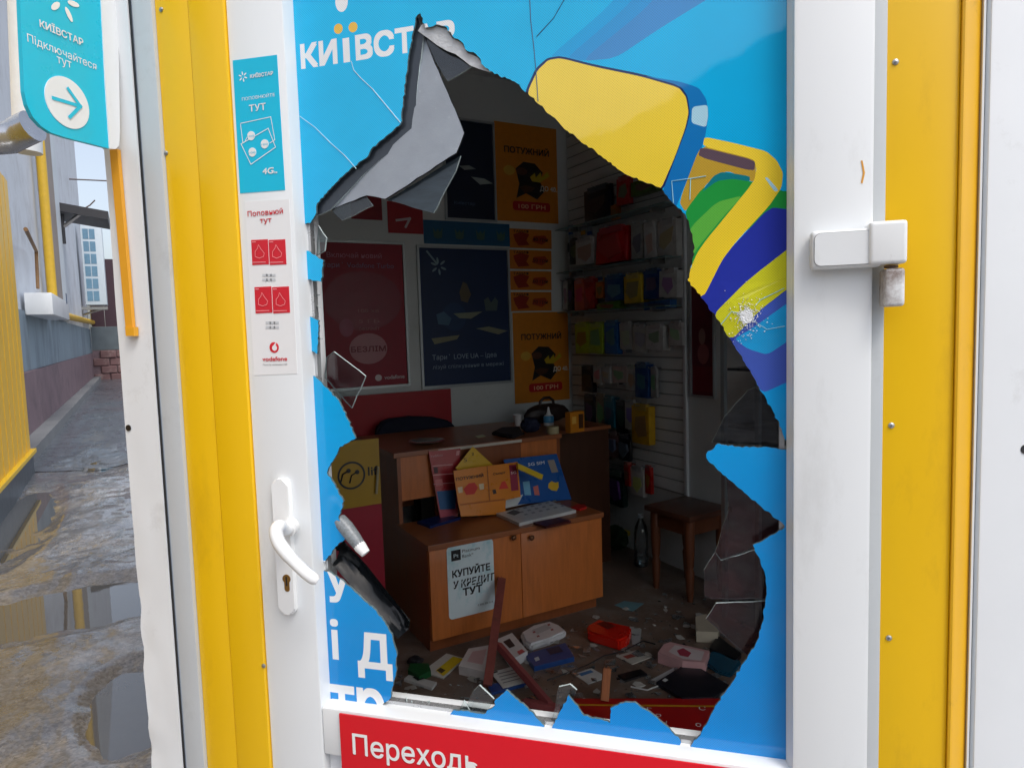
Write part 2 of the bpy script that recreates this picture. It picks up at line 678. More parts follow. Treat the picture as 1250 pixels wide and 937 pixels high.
for lo, hi in (((-1.94, 3.1), (-0.73, 4.5)), ((-1.94, 1.2), (-0.73, 3.05)), ((-1.94, 4.55), (-0.9, 8.6)), ((-1.94, 8.65), (-0.75, 10.5))):
    MB().poly([(lo[0], lo[1], G_Z - 0.004), (hi[0], lo[1], G_Z - 0.004), (hi[0], hi[1], G_Z - 0.004), (lo[0], hi[1], G_Z - 0.004)]).done('puddle', WAT, None, ROOM, kind='structure')

# room shell (room axes v,u,z); the corner towards the camera is cut by the door front
V0, V1, U0, U1, CEIL = -0.66, 1.96, -0.17, 3.24, 3.0
WALLM = mat('pale_grey_wall_panel', (210, 214, 212), rough=0.5, var=0.04, vscale=2, dirt=0.3, dirtcol=(150, 150, 145), dscale=3, dlo=0.55)
FLOORM = mat('dirty_brown_linoleum', (112, 94, 82), rough=0.42, var=0.28, vscale=4, dirt=0.8, dirtcol=(138, 130, 122), dscale=5, dlo=0.5, bump=0.15, bscale=60, rvar=0.2)
fl = [(V0, 0.66), (V0, U1), (V1, U1), (V1, U0), (0.17, U0)]
MB().poly([(a, b, 0) for a, b in fl], (0, 0, -0.16)).done('floor', FLOORM, None, ROOM, kind='structure')
MB().poly([(a, b, CEIL) for a, b in fl], (0, 0, 0.06)).done('ceiling', mat('ceiling_panel', (222, 224, 222), rough=0.6), None, ROOM, kind='structure')
MB().box((V0 - 0.06, U1, -0.16), (V1 + 0.06, U1 + 0.06, CEIL + 0.06)).done('back_wall', WALLM, None, ROOM, kind='structure')
MB().box((V1, U0 - 0.06, -0.16), (V1 + 0.06, U1, CEIL + 0.06)).done('right_wall', WALLM, None, ROOM, kind='structure')
MB().box((V0 - 0.06, 0.74, -0.16), (V0, U1, CEIL + 0.06)).done('left_wall', WALLM, None, ROOM, kind='structure')

# ================================================================== KIOSK FRONT
SA = facade(-0.03)
kiosk = thing('kiosk', 'yellow and white metal clad kiosk front around the broken door', 'kiosk', (-0.3, 0, G_Z), 0, IDN)


def X(px, py, y):
    return facade(y).pix(px, py)[0]


x_post0, x_post1 = X(149, 470, -0.045), X(189, 470, -0.045)
x_in0, x_in1 = X(193, 470, -0.041), X(217, 470, -0.041)
x_leaf0 = X(304, 500, -0.033)
x_seam = X(262, 500, -0.034)
x_leaf1 = X(1064, 500, -0.03)
x_fr1 = X(1079, 500, -0.015)
x_y1 = X(1163, 500, 0.0)
ZT = 2.75
# left: dented corner post, rubber gaskets, grey strip
mb = MB()
rnd = random.Random(3)
nz, nx = 150, 6
rows = []
for i in range(nz + 1):
    z = G_Z + (ZT - G_Z) * i / nz
    row = []
    for j in range(nx + 1):
        t = j / nx
        x = x_post0 + (x_post1 - x_post0) * t
        dent = 0.0
        if j == 0 and z < 1.1:
            dent = 0.006 * max(0, noise.noise((z * 22, 3.3, 1))) * (1.5 if 0.55 < z < 1.0 else 0.5)
        y = -0.045 + 0.0012 * noise.noise((x * 30, 1, z * 9)) + (0.007 * max(0, noise.noise((t * 3, 4, z * 16))) * max(0, 1 - t * 1.3) if 0.4 < z < 1.0 else 0)
        row.append(mb.bm.verts.new((x + dent, y, z)))
    rows.append(row)
for a, b in zip(rows, rows[1:]):
    for j in range(nx):
        mb.bm.faces.new((a[j], a[j + 1], b[j + 1], b[j]))
    for j, yy in ((0, 0.06), (nx, 0.02)):
        p = [a[j], b[j]]
        q = [mb.bm.verts.new((v.co.x, yy, v.co.z)) for v in (b[j], a[j])]
        mb.bm.faces.new(p + q)
mb.done('corner_post', PAINT_W, kiosk, IDN, smooth=True)
hole = facade(-0.0455)
hx, hz = hole.pix(157, 522)
ppoly('bolt_hole', hole, circle(hx, hz, 0.0055, 16), 0, 0.0012, BLACK, kiosk)
pbox('gasket', FA, x_post1 + 0.0005, G_Z, x_post1 + 0.0045, ZT, -0.02, 0.043, RUBBER, kiosk)
pbox('gasket', FA, x_post1 + 0.0055, G_Z, x_in0 - 0.0005, ZT, -0.02, 0.042, mat('grey_gasket', (112, 122, 134), rough=0.5), kiosk)
pbox('grey_trim_strip', FA, x_in0, G_Z, x_in1, ZT, -0.02, 0.041, PVC_G, kiosk, bev=0.002)
# yellow sheets
pbox('yellow_panel', FA, x_in1 + 0.0005, G_Z, x_seam - 0.0006, ZT, -0.02, 0.034, YEL, kiosk, bev=0.0015)
pbox('yellow_panel', FA, x_seam + 0.0006, G_Z, x_leaf0 - 0.0005, ZT, -0.02, 0.0355, YEL, kiosk, bev=0.0015)
pbox('yellow_panel', FA, x_fr1 + 0.0004, G_Z, x_y1, ZT, -0.02, 0.001, YEL, kiosk, bev=0.0012)
# folded edge of the right yellow sheet: a lip and a return that turns back
e0 = FA.p(x_y1 + 0.0006, G_Z, 0.004)
lip = [(x_y1 + 0.0004, -0.02), (x_y1 + 0.0004, 0.0055), (x_y1 + 0.003, 0.0065), (x_y1 + 0.006, 0.004), (X(1188, 500, 0.02), -0.022), (X(1188, 500, 0.02), -0.03)]
MB().poly([(a, -c, G_Z) for a, c in lip], (0, 0, ZT - G_Z)).done('folded_yellow_edge', YEL_SHADE, kiosk, IDN)
x_r = X(1188, 500, 0.02)
pbox('white_seal', FA, x_r + 0.0004, G_Z, x_r + 0.003, ZT, -0.04, -0.016, PVC, kiosk)
pbox('gasket', FA, x_r + 0.0034, G_Z, x_r + 0.0085, ZT, -0.04, -0.024, mat('blue_grey_gasket', (62, 72, 92), rough=0.5), kiosk)
# right street face, turned back by 45 degrees
RW = Plane((x_r + 0.0092, 0.016, 0), (math.cos(math.radians(20)), math.sin(math.radians(20)), 0), (0, 0, 1), (math.sin(math.radians(20)), -math.cos(math.radians(20)), 0))
pbox('white_panel', RW, 0, G_Z, 0.22, ZT, -0.03, 0, PAINT_W, kiosk, bev=0.003)
bx_, bz_ = RW.pix(1251, 548)
ppoly('bolt_hole', RW, circle(bx_, bz_, 0.006, 16), 0, 0.0012, BLACK, kiosk)
# fascia over the door, roof, outer side wall
pbox('fascia', FA, x_in1 + 0.001, 2.14, x_y1 - 0.001, ZT + 0.35, -0.06, 0.045, YEL, kiosk, bev=0.003)
MB().box((V0 - 0.068, 0.80, G_Z), (V0 - 0.062, U1 + 0.1, ZT + 0.35)).done('side_wall', PAINT_W, kiosk, ROOM)
MB().poly([(a, b, CEIL + 0.065) for a, b in [(V0 - 0.1, 0.62), (V0 - 0.1, U1 + 0.1), (V1 + 0.1, U1 + 0.1), (V1 + 0.1, U0 - 0.1), (0.12, U0 - 0.1)]], (0, 0, 0.05)).done('roof', mat('roof_sheet', (120, 122, 125), rough=0.5), kiosk, ROOM)
# rivets on the sheets
for px, py, y in ((203, 187, 0.034), (197, 12, 0.034), (322, 812, 0.0355), (1093, 76, 0.001), (1088, 519, 0.001), (1085, 778, 0.001)):
    pl = facade(-y)
    a, b = pl.pix(px, py)
    mb = MB().lathe([(0.0040, 0), (0.0038, 0.0012), (0.0022, 0.0024), (0.0006, 0.0026)], seg=12)
    q = Matrix((pl.ex, pl.ez, pl.n)).transposed().to_4x4()
    q.translation = pl.p(a, b)
    for v in mb.bm.verts:
        v.co = q @ v.co
    mb.done('rivet', STEEL, kiosk, IDN, smooth=True)

# ================================================================== DOOR
DX = -0.27
door = thing('door', 'white plastic door with smashed printed window, handle and hinge', 'door', (DX, 0, 0), 0, IDN)
PX0, PX1, PZ0, PZ1 = -0.637, 0.104, 0.773, 2.03
xs0, xs1 = X(372, 500, -0.03), X(968, 500, -0.03)
Z0, Z1 = 0.04, 2.13
pbox('stile', FA, x_leaf0, Z0, xs0, Z1, -0.045, 0.03, PVC, door, bev=0.005)
pbox('stile', FA, xs1, Z0, x_leaf1, Z1, -0.045, 0.03, PVC, door, bev=0.005)
pbox('frame_strip', FA, x_leaf1 + 0.0008, Z0 - 0.04, x_fr1, Z1, -0.045, 0.012, PVC_G, door, bev=0.003)
pbox('top_rail', FA, xs0 + 0.0004, PZ1 + 0.03, xs1 - 0.0004, Z1, -0.045, 0.0295, PVC, door, bev=0.004)
zb = SA.pix(399, 864)[1]
pbox('middle_rail', FA, xs0 + 0.0004, 0.69, xs1 - 0.0004, zb, -0.045, 0.0295, PVC, door, bev=0.004)
pbox('lower_panel', FA, xs0 + 0.0004, 0.14, xs1 - 0.0004, 0.6885, -0.03, 0.012, PVC, door)
pbox('bottom_rail', FA, xs0 + 0.0004, Z0, xs1 - 0.0004, 0.139, -0.045, 0.0295, PVC, door, bev=0.004)
# glazing beads: sloped strips between the sash face and the pane


def bead(name, pts, back):
    MB().poly(pts, back).done(name, PVC, door, IDN)


for a, b in ((xs0 - 0.002, PX0), (xs1 + 0.002, PX1)):
    q = [(a, -0.026, PZ0 - 0.01), (b, -0.004, PZ0 - 0.01), (b, 0.0, PZ0 - 0.01), (a, 0.0, PZ0 - 0.01)]
    # keep clear of the film sheet by its own thickness
    q = [(x, y - 0.0012, z) for x, y, z in q]
    bead('glazing_bead', q, (0, 0, PZ1 - PZ0 + 0.05))
bead('glazing_bead', [(PX0 - 0.008, -0.0272, zb - 0.003), (PX0 - 0.008, -0.005, PZ0), (PX0 - 0.008, -0.0014, PZ0), (PX0 - 0.008, -0.0014, zb - 0.003)], (PX1 - PX0 + 0.016, 0, 0))
for a in (PX0 - 0.0015, PX1 + 0.0005):
    pbox('pane_gasket', FA, a, PZ0, a + 0.0012, PZ1, -0.0008, 0.0056, RUBBER, door)
# inner side of the glazing: rebate, aluminium spacer, inner beads
pbox('spacer_bar', FA, PX0 + 0.0015, PZ0, PX0 + 0.0085, PZ1, -0.0185, -0.0065, SPACER, door)
pbox('spacer_bar', FA, PX1 - 0.0085, PZ0, PX1 - 0.0015, PZ1, -0.0185, -0.0065, SPACER, door)
pbox('spacer_bar', FA, PX0 + 0.009, PZ0 - 0.002, PX1 - 0.009, PZ0 + 0.006, -0.0185, -0.0065, SPACER, door)
pbox('inner_bead', FA, PX0 - 0.012, PZ0 - 0.02, PX0 + 0.004, PZ1, -0.043, -0.0225, PVC, door, bev=0.003)
pbox('inner_bead', FA, PX1 - 0.004, PZ0 - 0.02, PX1 + 0.012, PZ1, -0.043, -0.0225, PVC, door, bev=0.003)
pbox('inner_bead', FA, PX0 + 0.005, PZ0 - 0.02, PX1 - 0.005, PZ0 + 0.002, -0.043, -0.0225, PVC, door, bev=0.003)

# ---- broken printed pane
pieces = [
    [(340, -200), (985, -200), (985, 541), (958, 536), (954, 523), (916, 452), (880, 396), (859, 366), (839, 342), (845, 322), (848, 303), (843, 282), (837, 262), (821, 248), (808, 230), (784, 221), (760, 210), (728, 186), (693, 160), (659, 128), (631, 102), (598, 87), (590, 80), (581, 66), (570, 62), (562, 50), (552, 44), (545, 33), (532, 30), (519, 34), (513, 16), (507, 22), (504, 39), (496, 90), (489, 151), (453, 182), (449, 191), (422, 211), (405, 228), (387, 248), (386, 260), (379, 272), (371, 274), (350, 276)],
    [(985, 548), (951, 548), (934, 545), (915, 546), (889, 544), (877, 541), (862, 554), (865, 563), (886, 581), (906, 598), (931, 620), (957, 640), (958, 643), (937, 656), (919, 665), (926, 679), (934, 701), (936, 717), (934, 740), (929, 767), (922, 787), (913, 800), (889, 839), (875, 859), (855, 897), (847, 903), (838, 925), (836, 970), (985, 990)],
    [(831, 960), (832, 920), (830, 902), (814, 886), (792, 868), (775, 857), (760, 858), (745, 864), (745, 882), (730, 877), (713, 873), (705, 861), (694, 848), (675, 884), (674, 940)],
    [(666, 940), (664, 885), (641, 861), (618, 842), (605, 853), (603, 862), (590, 871), (569, 867), (554, 866), (551, 869), (550, 930)],
    [(466, 900), (468, 858), (477, 851), (480, 833), (483, 821), (484, 797), (479, 777), (473, 765), (459, 745), (441, 729), (421, 711), (401, 697), (370, 694), (375, 900)],
    [(370, 690), (397, 685), (413, 663), (423, 657), (413, 632), (419, 612), (409, 592), (399, 577), (403, 568), (415, 545), (434, 535), (425, 513), (415, 492), (400, 474), (385, 460), (365, 452)],
    [(365, 385), (380, 387), (389, 391), (387, 432), (383, 429), (365, 429)],
    [(365, 305), (376, 306), (395, 318), (392, 344), (379, 341), (365, 341)],
]
PC = []
for i, p in enumerate(pieces):
    q = [FA.pix(*x) for x in p]
    q = [(min(max(a, PX0 - 0.008), PX1 + 0.008), min(max(b, PZ0 - 0.008), PZ1 + 0.008)) for a, b in q]
    PC.append(jag(q, 0.0042, 0.0014, i))


def F(zf, pts, x0, y0, sc):
    return [FA.pix(x0 + x / sc, y0 + y / sc) for x, y in pts]


def z8(*pts):
    return F(0, pts, 600, 0, 3.124)


def zr(*pts):
    return F(0, pts, 820, 300, 3.345)


cyan, cyan_hi = (0, 148, 222), (0, 176, 236)
FM = [film_mat('film_blue', (0, 138, 218), (6, 188, 240), 0.7, 2.0)]


def fm(n, a, b=None, holes=0.28):
    FM.append(film_mat('film_' + n, a, b or a, 1.2, 2.0, holes))
    return len(FM) - 1


m_yel, m_navy, m_side, m_white = fm('yellow', (238, 206, 36), (242, 214, 84)), fm('navy', (18, 40, 92)), fm('phone_side', (6, 104, 178), (20, 128, 196)), fm('white', (232, 235, 236), None, 0.16)
m_tan, m_brown, m_green, m_lgreen = fm('tan', (186, 152, 50)), fm('brown', (92, 74, 86)), fm('green', (30, 150, 62)), fm('light_green', (92, 178, 66))
m_dblue, m_lime, m_purple, m_cyan2, m_dots = fm('deep_blue', (38, 52, 162)), fm('lime', (206, 206, 40)), fm('violet', (66, 92, 186)), fm('pale_cyan', (30, 160, 222)), fm('dots', (236, 190, 70))
m_lilac, m_lil2, m_lil3 = fm('lilac_grey', (64, 142, 206)), fm('lilac_mid', (42, 152, 216)), fm('lilac_pale', (22, 164, 226))
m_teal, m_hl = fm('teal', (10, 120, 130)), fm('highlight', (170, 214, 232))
layers = [
    (m_lil3, z8((200, 235), (430, 40), (570, -120), (1000, -120), (820, 0), (640, 110), (470, 225))),
    (m_lil2, z8((270, 235), (500, 40), (640, -120), (1000, -120), (820, 0), (640, 110), (470, 225))),
    (m_lilac, z8((340, 235), (580, 40), (720, -120), (1000, -120), (820, 0), (640, 110), (470, 222))),
    (m_navy, z8((128, 350), (168, 262), (212, 222), (262, 214), (400, 248), (570, 282), (722, 322), (752, 360), (762, 430), (748, 494), (708, 604), (650, 735), (380, 820), (128, 500))),
    (m_yel, z8((138, 350), (176, 268), (216, 230), (262, 222), (400, 257), (570, 292), (714, 334), (742, 370), (752, 430), (738, 492), (698, 602), (640, 735), (380, 820), (138, 500))),
    (m_side, z8((575, 288), (720, 312), (790, 335), (820, 380), (828, 440), (815, 520), (790, 600), (740, 700), (700, 800), (640, 760), (656, 722), (700, 604), (744, 488), (757, 430), (748, 368), (726, 335), (690, 318))),
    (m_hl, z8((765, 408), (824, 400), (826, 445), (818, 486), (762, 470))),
    (m_tan, z8((800, 545), (1010, 605), (1005, 700), (900, 650), (830, 690), (740, 810), (715, 770))),
    (m_brown, z8((797, 560), (1006, 612), (1002, 655), (788, 598))),
    (m_green, z8((738, 806), (800, 722), (870, 680), (960, 684), (1130, 735), (1250, 700), (1250, 830), (1000, 860), (900, 930), (830, 1010), (700, 1010), (755, 870))),
    (m_teal, z8((880, 655), (985, 672), (985, 692), (920, 682), (860, 690), (800, 735), (845, 672))),
    (m_lgreen, z8((765, 860), (860, 770), (960, 745), (880, 830), (790, 940), (750, 1000), (735, 930))),
    (m_dblue, zr((110, 230), (272, -10), (420, -110), (640, -150), (640, 500), (470, 545), (372, 604), (242, 392))),
    (m_dblue, z8((900, 960), (1060, 790), (1150, 800), (1150, 920), (980, 1010), (880, 1100), (820, 1160), (790, 1130))),
    (m_dblue, z8((960, 930), (1000, 885), (1050, 852), (1250, 800), (1250, 1000), (820, 1190), (880, 1000))),
    (m_dblue, zr((272, 0), (330, -60), (620, -60), (620, -60), (310, 145), (170, 285), (120, 225))),
    (m_yel, z8((812, 522), (930, 547), (1048, 577), (1088, 612), (1112, 660), (1106, 715), (1060, 784), (930, 925), (880, 990), (805, 1140), (740, 1070), (790, 950), (1002, 692), (1010, 640), (1000, 607), (806, 558))),
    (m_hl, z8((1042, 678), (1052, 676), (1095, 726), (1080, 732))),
    (m_lime, zr((620, -100), (620, 70), (480, 170), (360, 262), (242, 388), (165, 285), (310, 140))),
    (m_purple, zr((620, 75), (620, 500), (480, 552), (370, 602), (320, 512), (240, 388), (360, 262))),
    (m_cyan2, zr((255, 380), (330, 335), (480, 228), (620, 130), (620, 300), (480, 385), (390, 445), (310, 420))),
]
vlist, flist, elist, lay_geo = [], [], [], []


def add_poly(pts):
    if sum(p[0] * q[1] - q[0] * p[1] for p, q in zip(pts, pts[1:] + pts[:1])) < 0:
        pts = pts[::-1]
    b = len(vlist)
    vlist.extend(Vector(p) for p in pts)
    elist.extend((b + k_, b + (k_ + 1) % len(pts)) for k_ in range(len(pts)))
    flist.append(pts)


for p in PC:
    add_poly(p)
nP = len(PC)
for mi, p in layers:
    for _ in range(2):                                      # round the printed shapes
        p = [((1 - t_) * p[i][0] + t_ * p[(i + 1) % len(p)][0], (1 - t_) * p[i][1] + t_ * p[(i + 1) % len(p)][1]) for i in range(len(p)) for t_ in (0.13, 0.87)]
    add_poly(p)
    lay_geo.append((mi, [p]))


def add_text(mi, body, a0, b0, a1, h, bold=0.02):
    vs0, fs0 = fit_text(body, a0, b0, a1, h, 0.0)
    vs_, fs_ = [], []
    e = bold * h
    for dx, dz in ((-e, -e), (e, e), (-e, e), (e, -e), (0, 0)) if e else ((0, 0),):   # thick strokes: shifted overlays
        o_ = len(vs_)
        vs_ += [(x + dx, z + dz) for x, z in vs0]
        fs_ += [tuple(i + o_ for i in f) for f in fs0]
    b = len(vlist)
    vlist.extend(Vector(p) for p in vs_)
    cnt_ = {}
    for f in fs_:
        for k_ in range(len(f)):
            e_ = tuple(sorted((f[k_], f[(k_ + 1) % len(f)])))
            cnt_[e_] = cnt_.get(e_, 0) + 1
    elist.extend((b + p_, b + q_) for (p_, q_), n_ in cnt_.items() if n_ == 1)
    lay_geo.append((mi, [[vs_[i_] for i_ in f] for f in fs_]))


a0, b0 = FA.pix(367, 85)
a1, b1 = FA.pix(557, 52)
hk = FA.pix(366, 56)[1] - b0
txw = [FA.pix(x_, 75)[0] for x_ in (367, 411, 419.5, 427.5, 436, 555)]
add_text(m_white, 'КИ', txw[0] + 0.002, b0 + 0.002, txw[1], hk * 0.95, 0.05)
add_poly([(txw[2], b0), (txw[3], b0), (txw[3], b0 + hk), (txw[2], b0 + hk)])
lay_geo.append((m_white, [flist[-1]]))
add_text(m_white, 'ВСТАР', txw[4], b0 + 0.002, txw[5], hk * 0.95, 0.05)
for px, py in ((413, 35.5), (431, 33.5)):
    a, b = FA.pix(px, py)
    add_poly(circle(a, b, 0.0078, 18))
    lay_geo.append((m_dots, [flist[-1]]))
a, b = FA.pix(417, 2)
add_poly(circle(a, b, 0.011, 18, 0.016))
lay_geo.append((m_white, [flist[-1]]))


def txt_px(body, x0, y0, x1, ytop):
    a0, b0 = FA.pix(x0, y0)
    a1, _ = FA.pix(x1, y0)
    _, b1 = FA.pix(x0, ytop)
    add_text(m_white, body, a0, b0, a1, b1 - b0, 0.02)


txt_px('У', 398, 733, 430, 685)
txt_px('і', 406, 803, 414, 757)
txt_px('д', 438, 813, 478, 757)
txt_px('тр', 405, 886, 470, 818)
# free points so the sheet can bulge a little
rnd = random.Random(11)
nx, nz = 62, 104
for i in range(nx):
    for j in range(nz):
        vlist.append(Vector((PX0 + (PX1 - PX0) * (i + 0.5 + rnd.uniform(-.2, .2)) / nx, PZ0 + (PZ1 - PZ0) * (j + 0.5 + rnd.uniform(-.2, .2)) / nz)))
cv, ce, cf, _, _, _ = geometry.delaunay_2d_cdt([v.to_2d() for v in vlist], elist, [], 0, 1e-6)


def boxed(polys):
    return [(min(p[0] for p in q), max(p[0] for p in q), min(p[1] for p in q), max(p[1] for p in q), q) for q in polys]


def inside(x, y, polys):
    for x0, x1, y0, y1, q in polys:
        if x0 <= x <= x1 and y0 <= y <= y1:
            hit = False
            px_, py_ = q[-1]
            for qx, qy in q:
                if (qy > y) != (py_ > y) and x < (px_ - qx) * (y - qy) / (py_ - qy) + qx:
                    hit = not hit
                px_, py_ = qx, qy
            if hit:
                return True
    return False


piece_b = [boxed([p]) for p in PC]
lay_b = [(mi, boxed(g)) for mi, g in lay_geo]
tri_of = [[] for _ in PC]
for f in cf:
    x, y = sum(cv[i][0] for i in f) / len(f), sum(cv[i][1] for i in f) / len(f)
    for k, pb_ in enumerate(piece_b):
        if inside(x, y, pb_):
            mi = 0
            for m_, g in reversed(lay_b):
                if inside(x, y, g):
                    mi = m_
                    break
            tri_of[k].append((f, mi))
            break
gb = FA.pix(910, 387)


def film_y(a, b):
    y = 0.0004 * noise.noise((a * 5, b * 5, 2)) + 0.00012 * noise.noise((a * 30, b * 30, 7))
    q = ((a - gb[0]) ** 2 + (b - gb[1]) ** 2) / 0.045 ** 2
    if q < 6:
        y -= 0.0045 * math.exp(-q) * (1 + 0.35 * noise.noise((a * 60, b * 60, 4)))
    return y


for k in range(nP):
    tri = tri_of[k]
    mb = MB()
    front, back = {}, {}
    edges = {}
    for f, mi in tri:
        for i in f:
            if i not in front:
                a, b = cv[i]
                y = film_y(a, b)
                front[i] = mb.bm.verts.new((a, y, b))
                back[i] = mb.bm.verts.new((a, y + 0.0045, b))
        nf = mb.bm.faces.new([front[i] for i in f])
        nf.material_index = mi
        nb_ = mb.bm.faces.new([back[i] for i in f[::-1]])
        nb_.material_index = len(FM) + 1
        for i in range(len(f)):
            e = (f[i], f[(i + 1) % len(f)])
            if (e[1], e[0]) in edges:
                del edges[(e[1], e[0])]
            else:
                edges[e] = 1
    for a, b in edges:
        sd = mb.bm.faces.new((front[b], front[a], back[a], back[b]))
        sd.material_index = len(FM)
    mb.done('broken_pane', FM + [G_EDGE_D, FILM_BACK], door, IDN,
            label=None if k else 'upper blue film-covered glass with white lettering and yellow phone print')

# ---- loose shards in and behind the broken pane (flat glass, each tilted its own way)


def shard(px, y, m, edge=G_EDGE, thick=0.004, tilt=None, name='glass_shard', label=None, jagged=0.0008, parent=None):
    """px outline taken on the plane y; tilt=(i0,i1,degrees) swings it about the edge i0-i1"""
    pl = facade(y)
    q = jag([pl.pix(*p) for p in px], 0.012, jagged, len(px))
    pts = [pl.p(a, b) for a, b in q]
    back = Vector((0, thick, 0))
    if tilt:
        A, Bv = pl.p(*pl.pix(*px[tilt[0]])), pl.p(*pl.pix(*px[tilt[1]]))
        R_ = Matrix.Translation(A) @ Matrix.Rotation(math.radians(tilt[2]), 4, (Bv - A).normalized()) @ Matrix.Translation(-A)
        pts = [R_ @ p for p in pts]
        back = R_.to_3x3() @ back
    mb = MB().poly(pts, back)
    mb.bm.faces.ensure_lookup_table()
    for i, f in enumerate(mb.bm.faces):
        f.material_index = 0 if i < 2 else 1
    return mb.done(name, [m, edge], parent or door, IDN, label=label)


IN = 0.022
shard([(886, 577), (890, 620), (873, 673), (880, 683), (921, 668), (962, 642), (962, 632), (931, 612), (906, 590)], IN, G_RED_REFL)
shard([(873, 674), (859, 696), (860, 728), (870, 731), (940, 731), (940, 690), (926, 670), (880, 684)], IN, G_RED_REFL)
shard([(874, 736), (862, 755), (913, 801), (925, 800), (942, 760), (944, 733)], IN, G_RED_REFL)
rs = random.Random(404)
for k in range(26):                                           # fine splinters still held by the gasket
    if k < 12:
        x_, y_ = rs.uniform(480, 560), 0
        y_ = 852 + (x_ - 399) * 0.137
        shard([(x_ - rs.uniform(2, 6), y_ + 4), (x_ + rs.uniform(-5, 5), y_ - rs.uniform(4, 15)), (x_ + rs.uniform(2, 6), y_ + 4)], rs.uniform(0.006, 0.02), G_CLEAR, thick=0.003)
    elif k < 20:
        y_ = rs.uniform(285, 455)
        x_ = 370 + (y_ - 273) * 0.057
        shard([(x_ - 2, y_ - rs.uniform(3, 9)), (x_ + rs.uniform(6, 17), y_ + rs.uniform(-7, 7)), (x_ - 2, y_ + rs.uniform(3, 9))], rs.uniform(0.008, 0.02), G_CLEAR, thick=0.003)
    else:
        x_ = rs.uniform(600, 840)
        y_ = 852 + (x_ - 399) * 0.137
        shard([(x_ - rs.uniform(3, 8), y_ + 4), (x_ + rs.uniform(-9, 9), y_ - rs.uniform(8, 26)), (x_ + rs.uniform(3, 8), y_ + 4)], rs.uniform(0.008, 0.02), G_CLEAR, thick=0.003)
shard([(913, 476), (922, 473), (936, 480), (962, 530), (962, 543), (951, 544), (869, 540), (884, 509)], IN, G_DARK)
shard([(407, 429), (446, 459), (429, 498), (396, 461), (398, 436)], IN, G_CLEAR)
shard([(388, 275), (398, 290), (396, 306), (386, 312)], 0.006, G_CLEAR)
shard([(577, 844), (585, 836), (603, 853), (592, 872), (568, 866)], 0.008, G_CLEAR)
shard([(682, 838), (696, 835), (704, 842), (690, 872), (672, 890)], 0.009, G_CLEAR)
shard([(560, 868), (566, 855), (574, 868)], 0.006, G_CLEAR)
# tall folded grey sheet hanging in the upper left of the hole, with its dark border
shard([(509, 18), (517, 40), (511, 90), (505, 160), (441, 216), (403, 256), (384, 264), (381, 252), (420, 206), (448, 182), (484, 147), (492, 88), (500, 30)], 0.009, mat('dark_glass_sliver', (54, 60, 68), rough=0.2, var=0.1), name='dark_glass_border')
shard([(517, 44), (531, 78), (559, 137), (571, 166), (562, 190), (473, 244), (449, 239), (402, 256), (440, 214), (504, 158), (511, 90)], 0.012, FILM_GREY, FILM_BACK, tilt=(8, 10, -7), name='folded_film', label='pale grey torn film flap hanging in the hole')
pf = facade(0.0105)
MB().tube([pf.p(*pf.pix(*p)) for p in ((497, 143), (520, 142), (545, 141), (562, 144))], 0.0005, 5).done('crack', FILM_BACK, door, IDN)
shard([(508, 37), (565, 70), (577, 80), (546, 99)], 0.016, G_DARK)
STREAK = mat('streaked_dark_film', (52, 62, 70), rough=0.16, var=0.5, vscale=16, stretch=(1.2, 1, 7))
shard([(473, 244), (562, 190), (556, 209), (529, 260)], 0.014, STREAK, label='dark streaked tip of the torn film')
shard([(402, 254), (446, 239), (455, 251), (417, 269)], 0.014, G_DARK)
# torn white backing along the upper edge of the hole
tb = [(515, 30), (524, 27), (535, 33), (546, 36), (552, 47), (563, 52), (571, 65), (583, 70), (592, 82), (600, 89), (584, 84), (565, 73), (545, 62), (524, 48), (510, 38)]
shard(tb, 0.0052, TORN, TORN, thick=0.0012, jagged=0.002, name='torn_film_edge')
# black curled strip at the lower left, bowed like a sail
pl = facade(0.012)
ed1 = [(407, 669), (419, 660), (447, 690), (473, 722), (490, 742), (501, 758), (499, 768)]
ed2 = [(405, 690), (409, 694), (425, 712), (441, 729), (459, 750), (476, 768), (486, 779)]
mb = MB()
rows = []
for i, (p, q) in enumerate(zip(ed1, ed2)):
    A, Bv = Vector(pl.p(*pl.pix(*p))), Vector(pl.p(*pl.pix(*q)))
    row = []
    for j in range(9):
        t = j / 8
        v = A.lerp(Bv, t)
        v.y += 0.020 * math.sin(math.pi * t) + 0.0025 * math.sin(t * 19 + i)
        row.append(mb.bm.verts.new(v))
    rows.append(row)
for a, b in zip(rows, rows[1:]):
    for j in range(8):
        mb.bm.faces.new((a[j], a[j + 1], b[j + 1], b[j]))
bmesh.ops.solidify(mb.bm, geom=mb.bm.faces[:], thickness=0.0015)
mb.done('curled_film', mat('glossy_black_film', (34, 38, 42), rough=0.12, var=0.3, vscale=20, stretch=(9, 1, 1.5)), door, IDN, smooth=True, label='black curled film strip')
# rolled-up tongue of film with a white end
ax = [pl.p(*pl.pix(x, y), c) for x, y, c in ((414, 634, 0.0), (424, 643, 0.004), (434, 654, 0.007), (443, 665, 0.009), (450, 673, 0.010))]
mb = MB().tube(ax[:4], [0.012, 0.013, 0.012, 0.010], 14)
mb.done('rolled_film', mat('perforated_grey_film', (120, 126, 130), rough=0.4, var=0.4, vscale=260), door, IDN, smooth=True)
MB().tube([ax[2] + (ax[3] - ax[2]) * 0.5, ax[3], ax[4]], [0.0102, 0.0105, 0.008], 14).done('rolled_film', WHITE, door, IDN, smooth=True, label='white end of the rolled film')
# hairline cracks: thin slivers of broken glass standing on the sheet


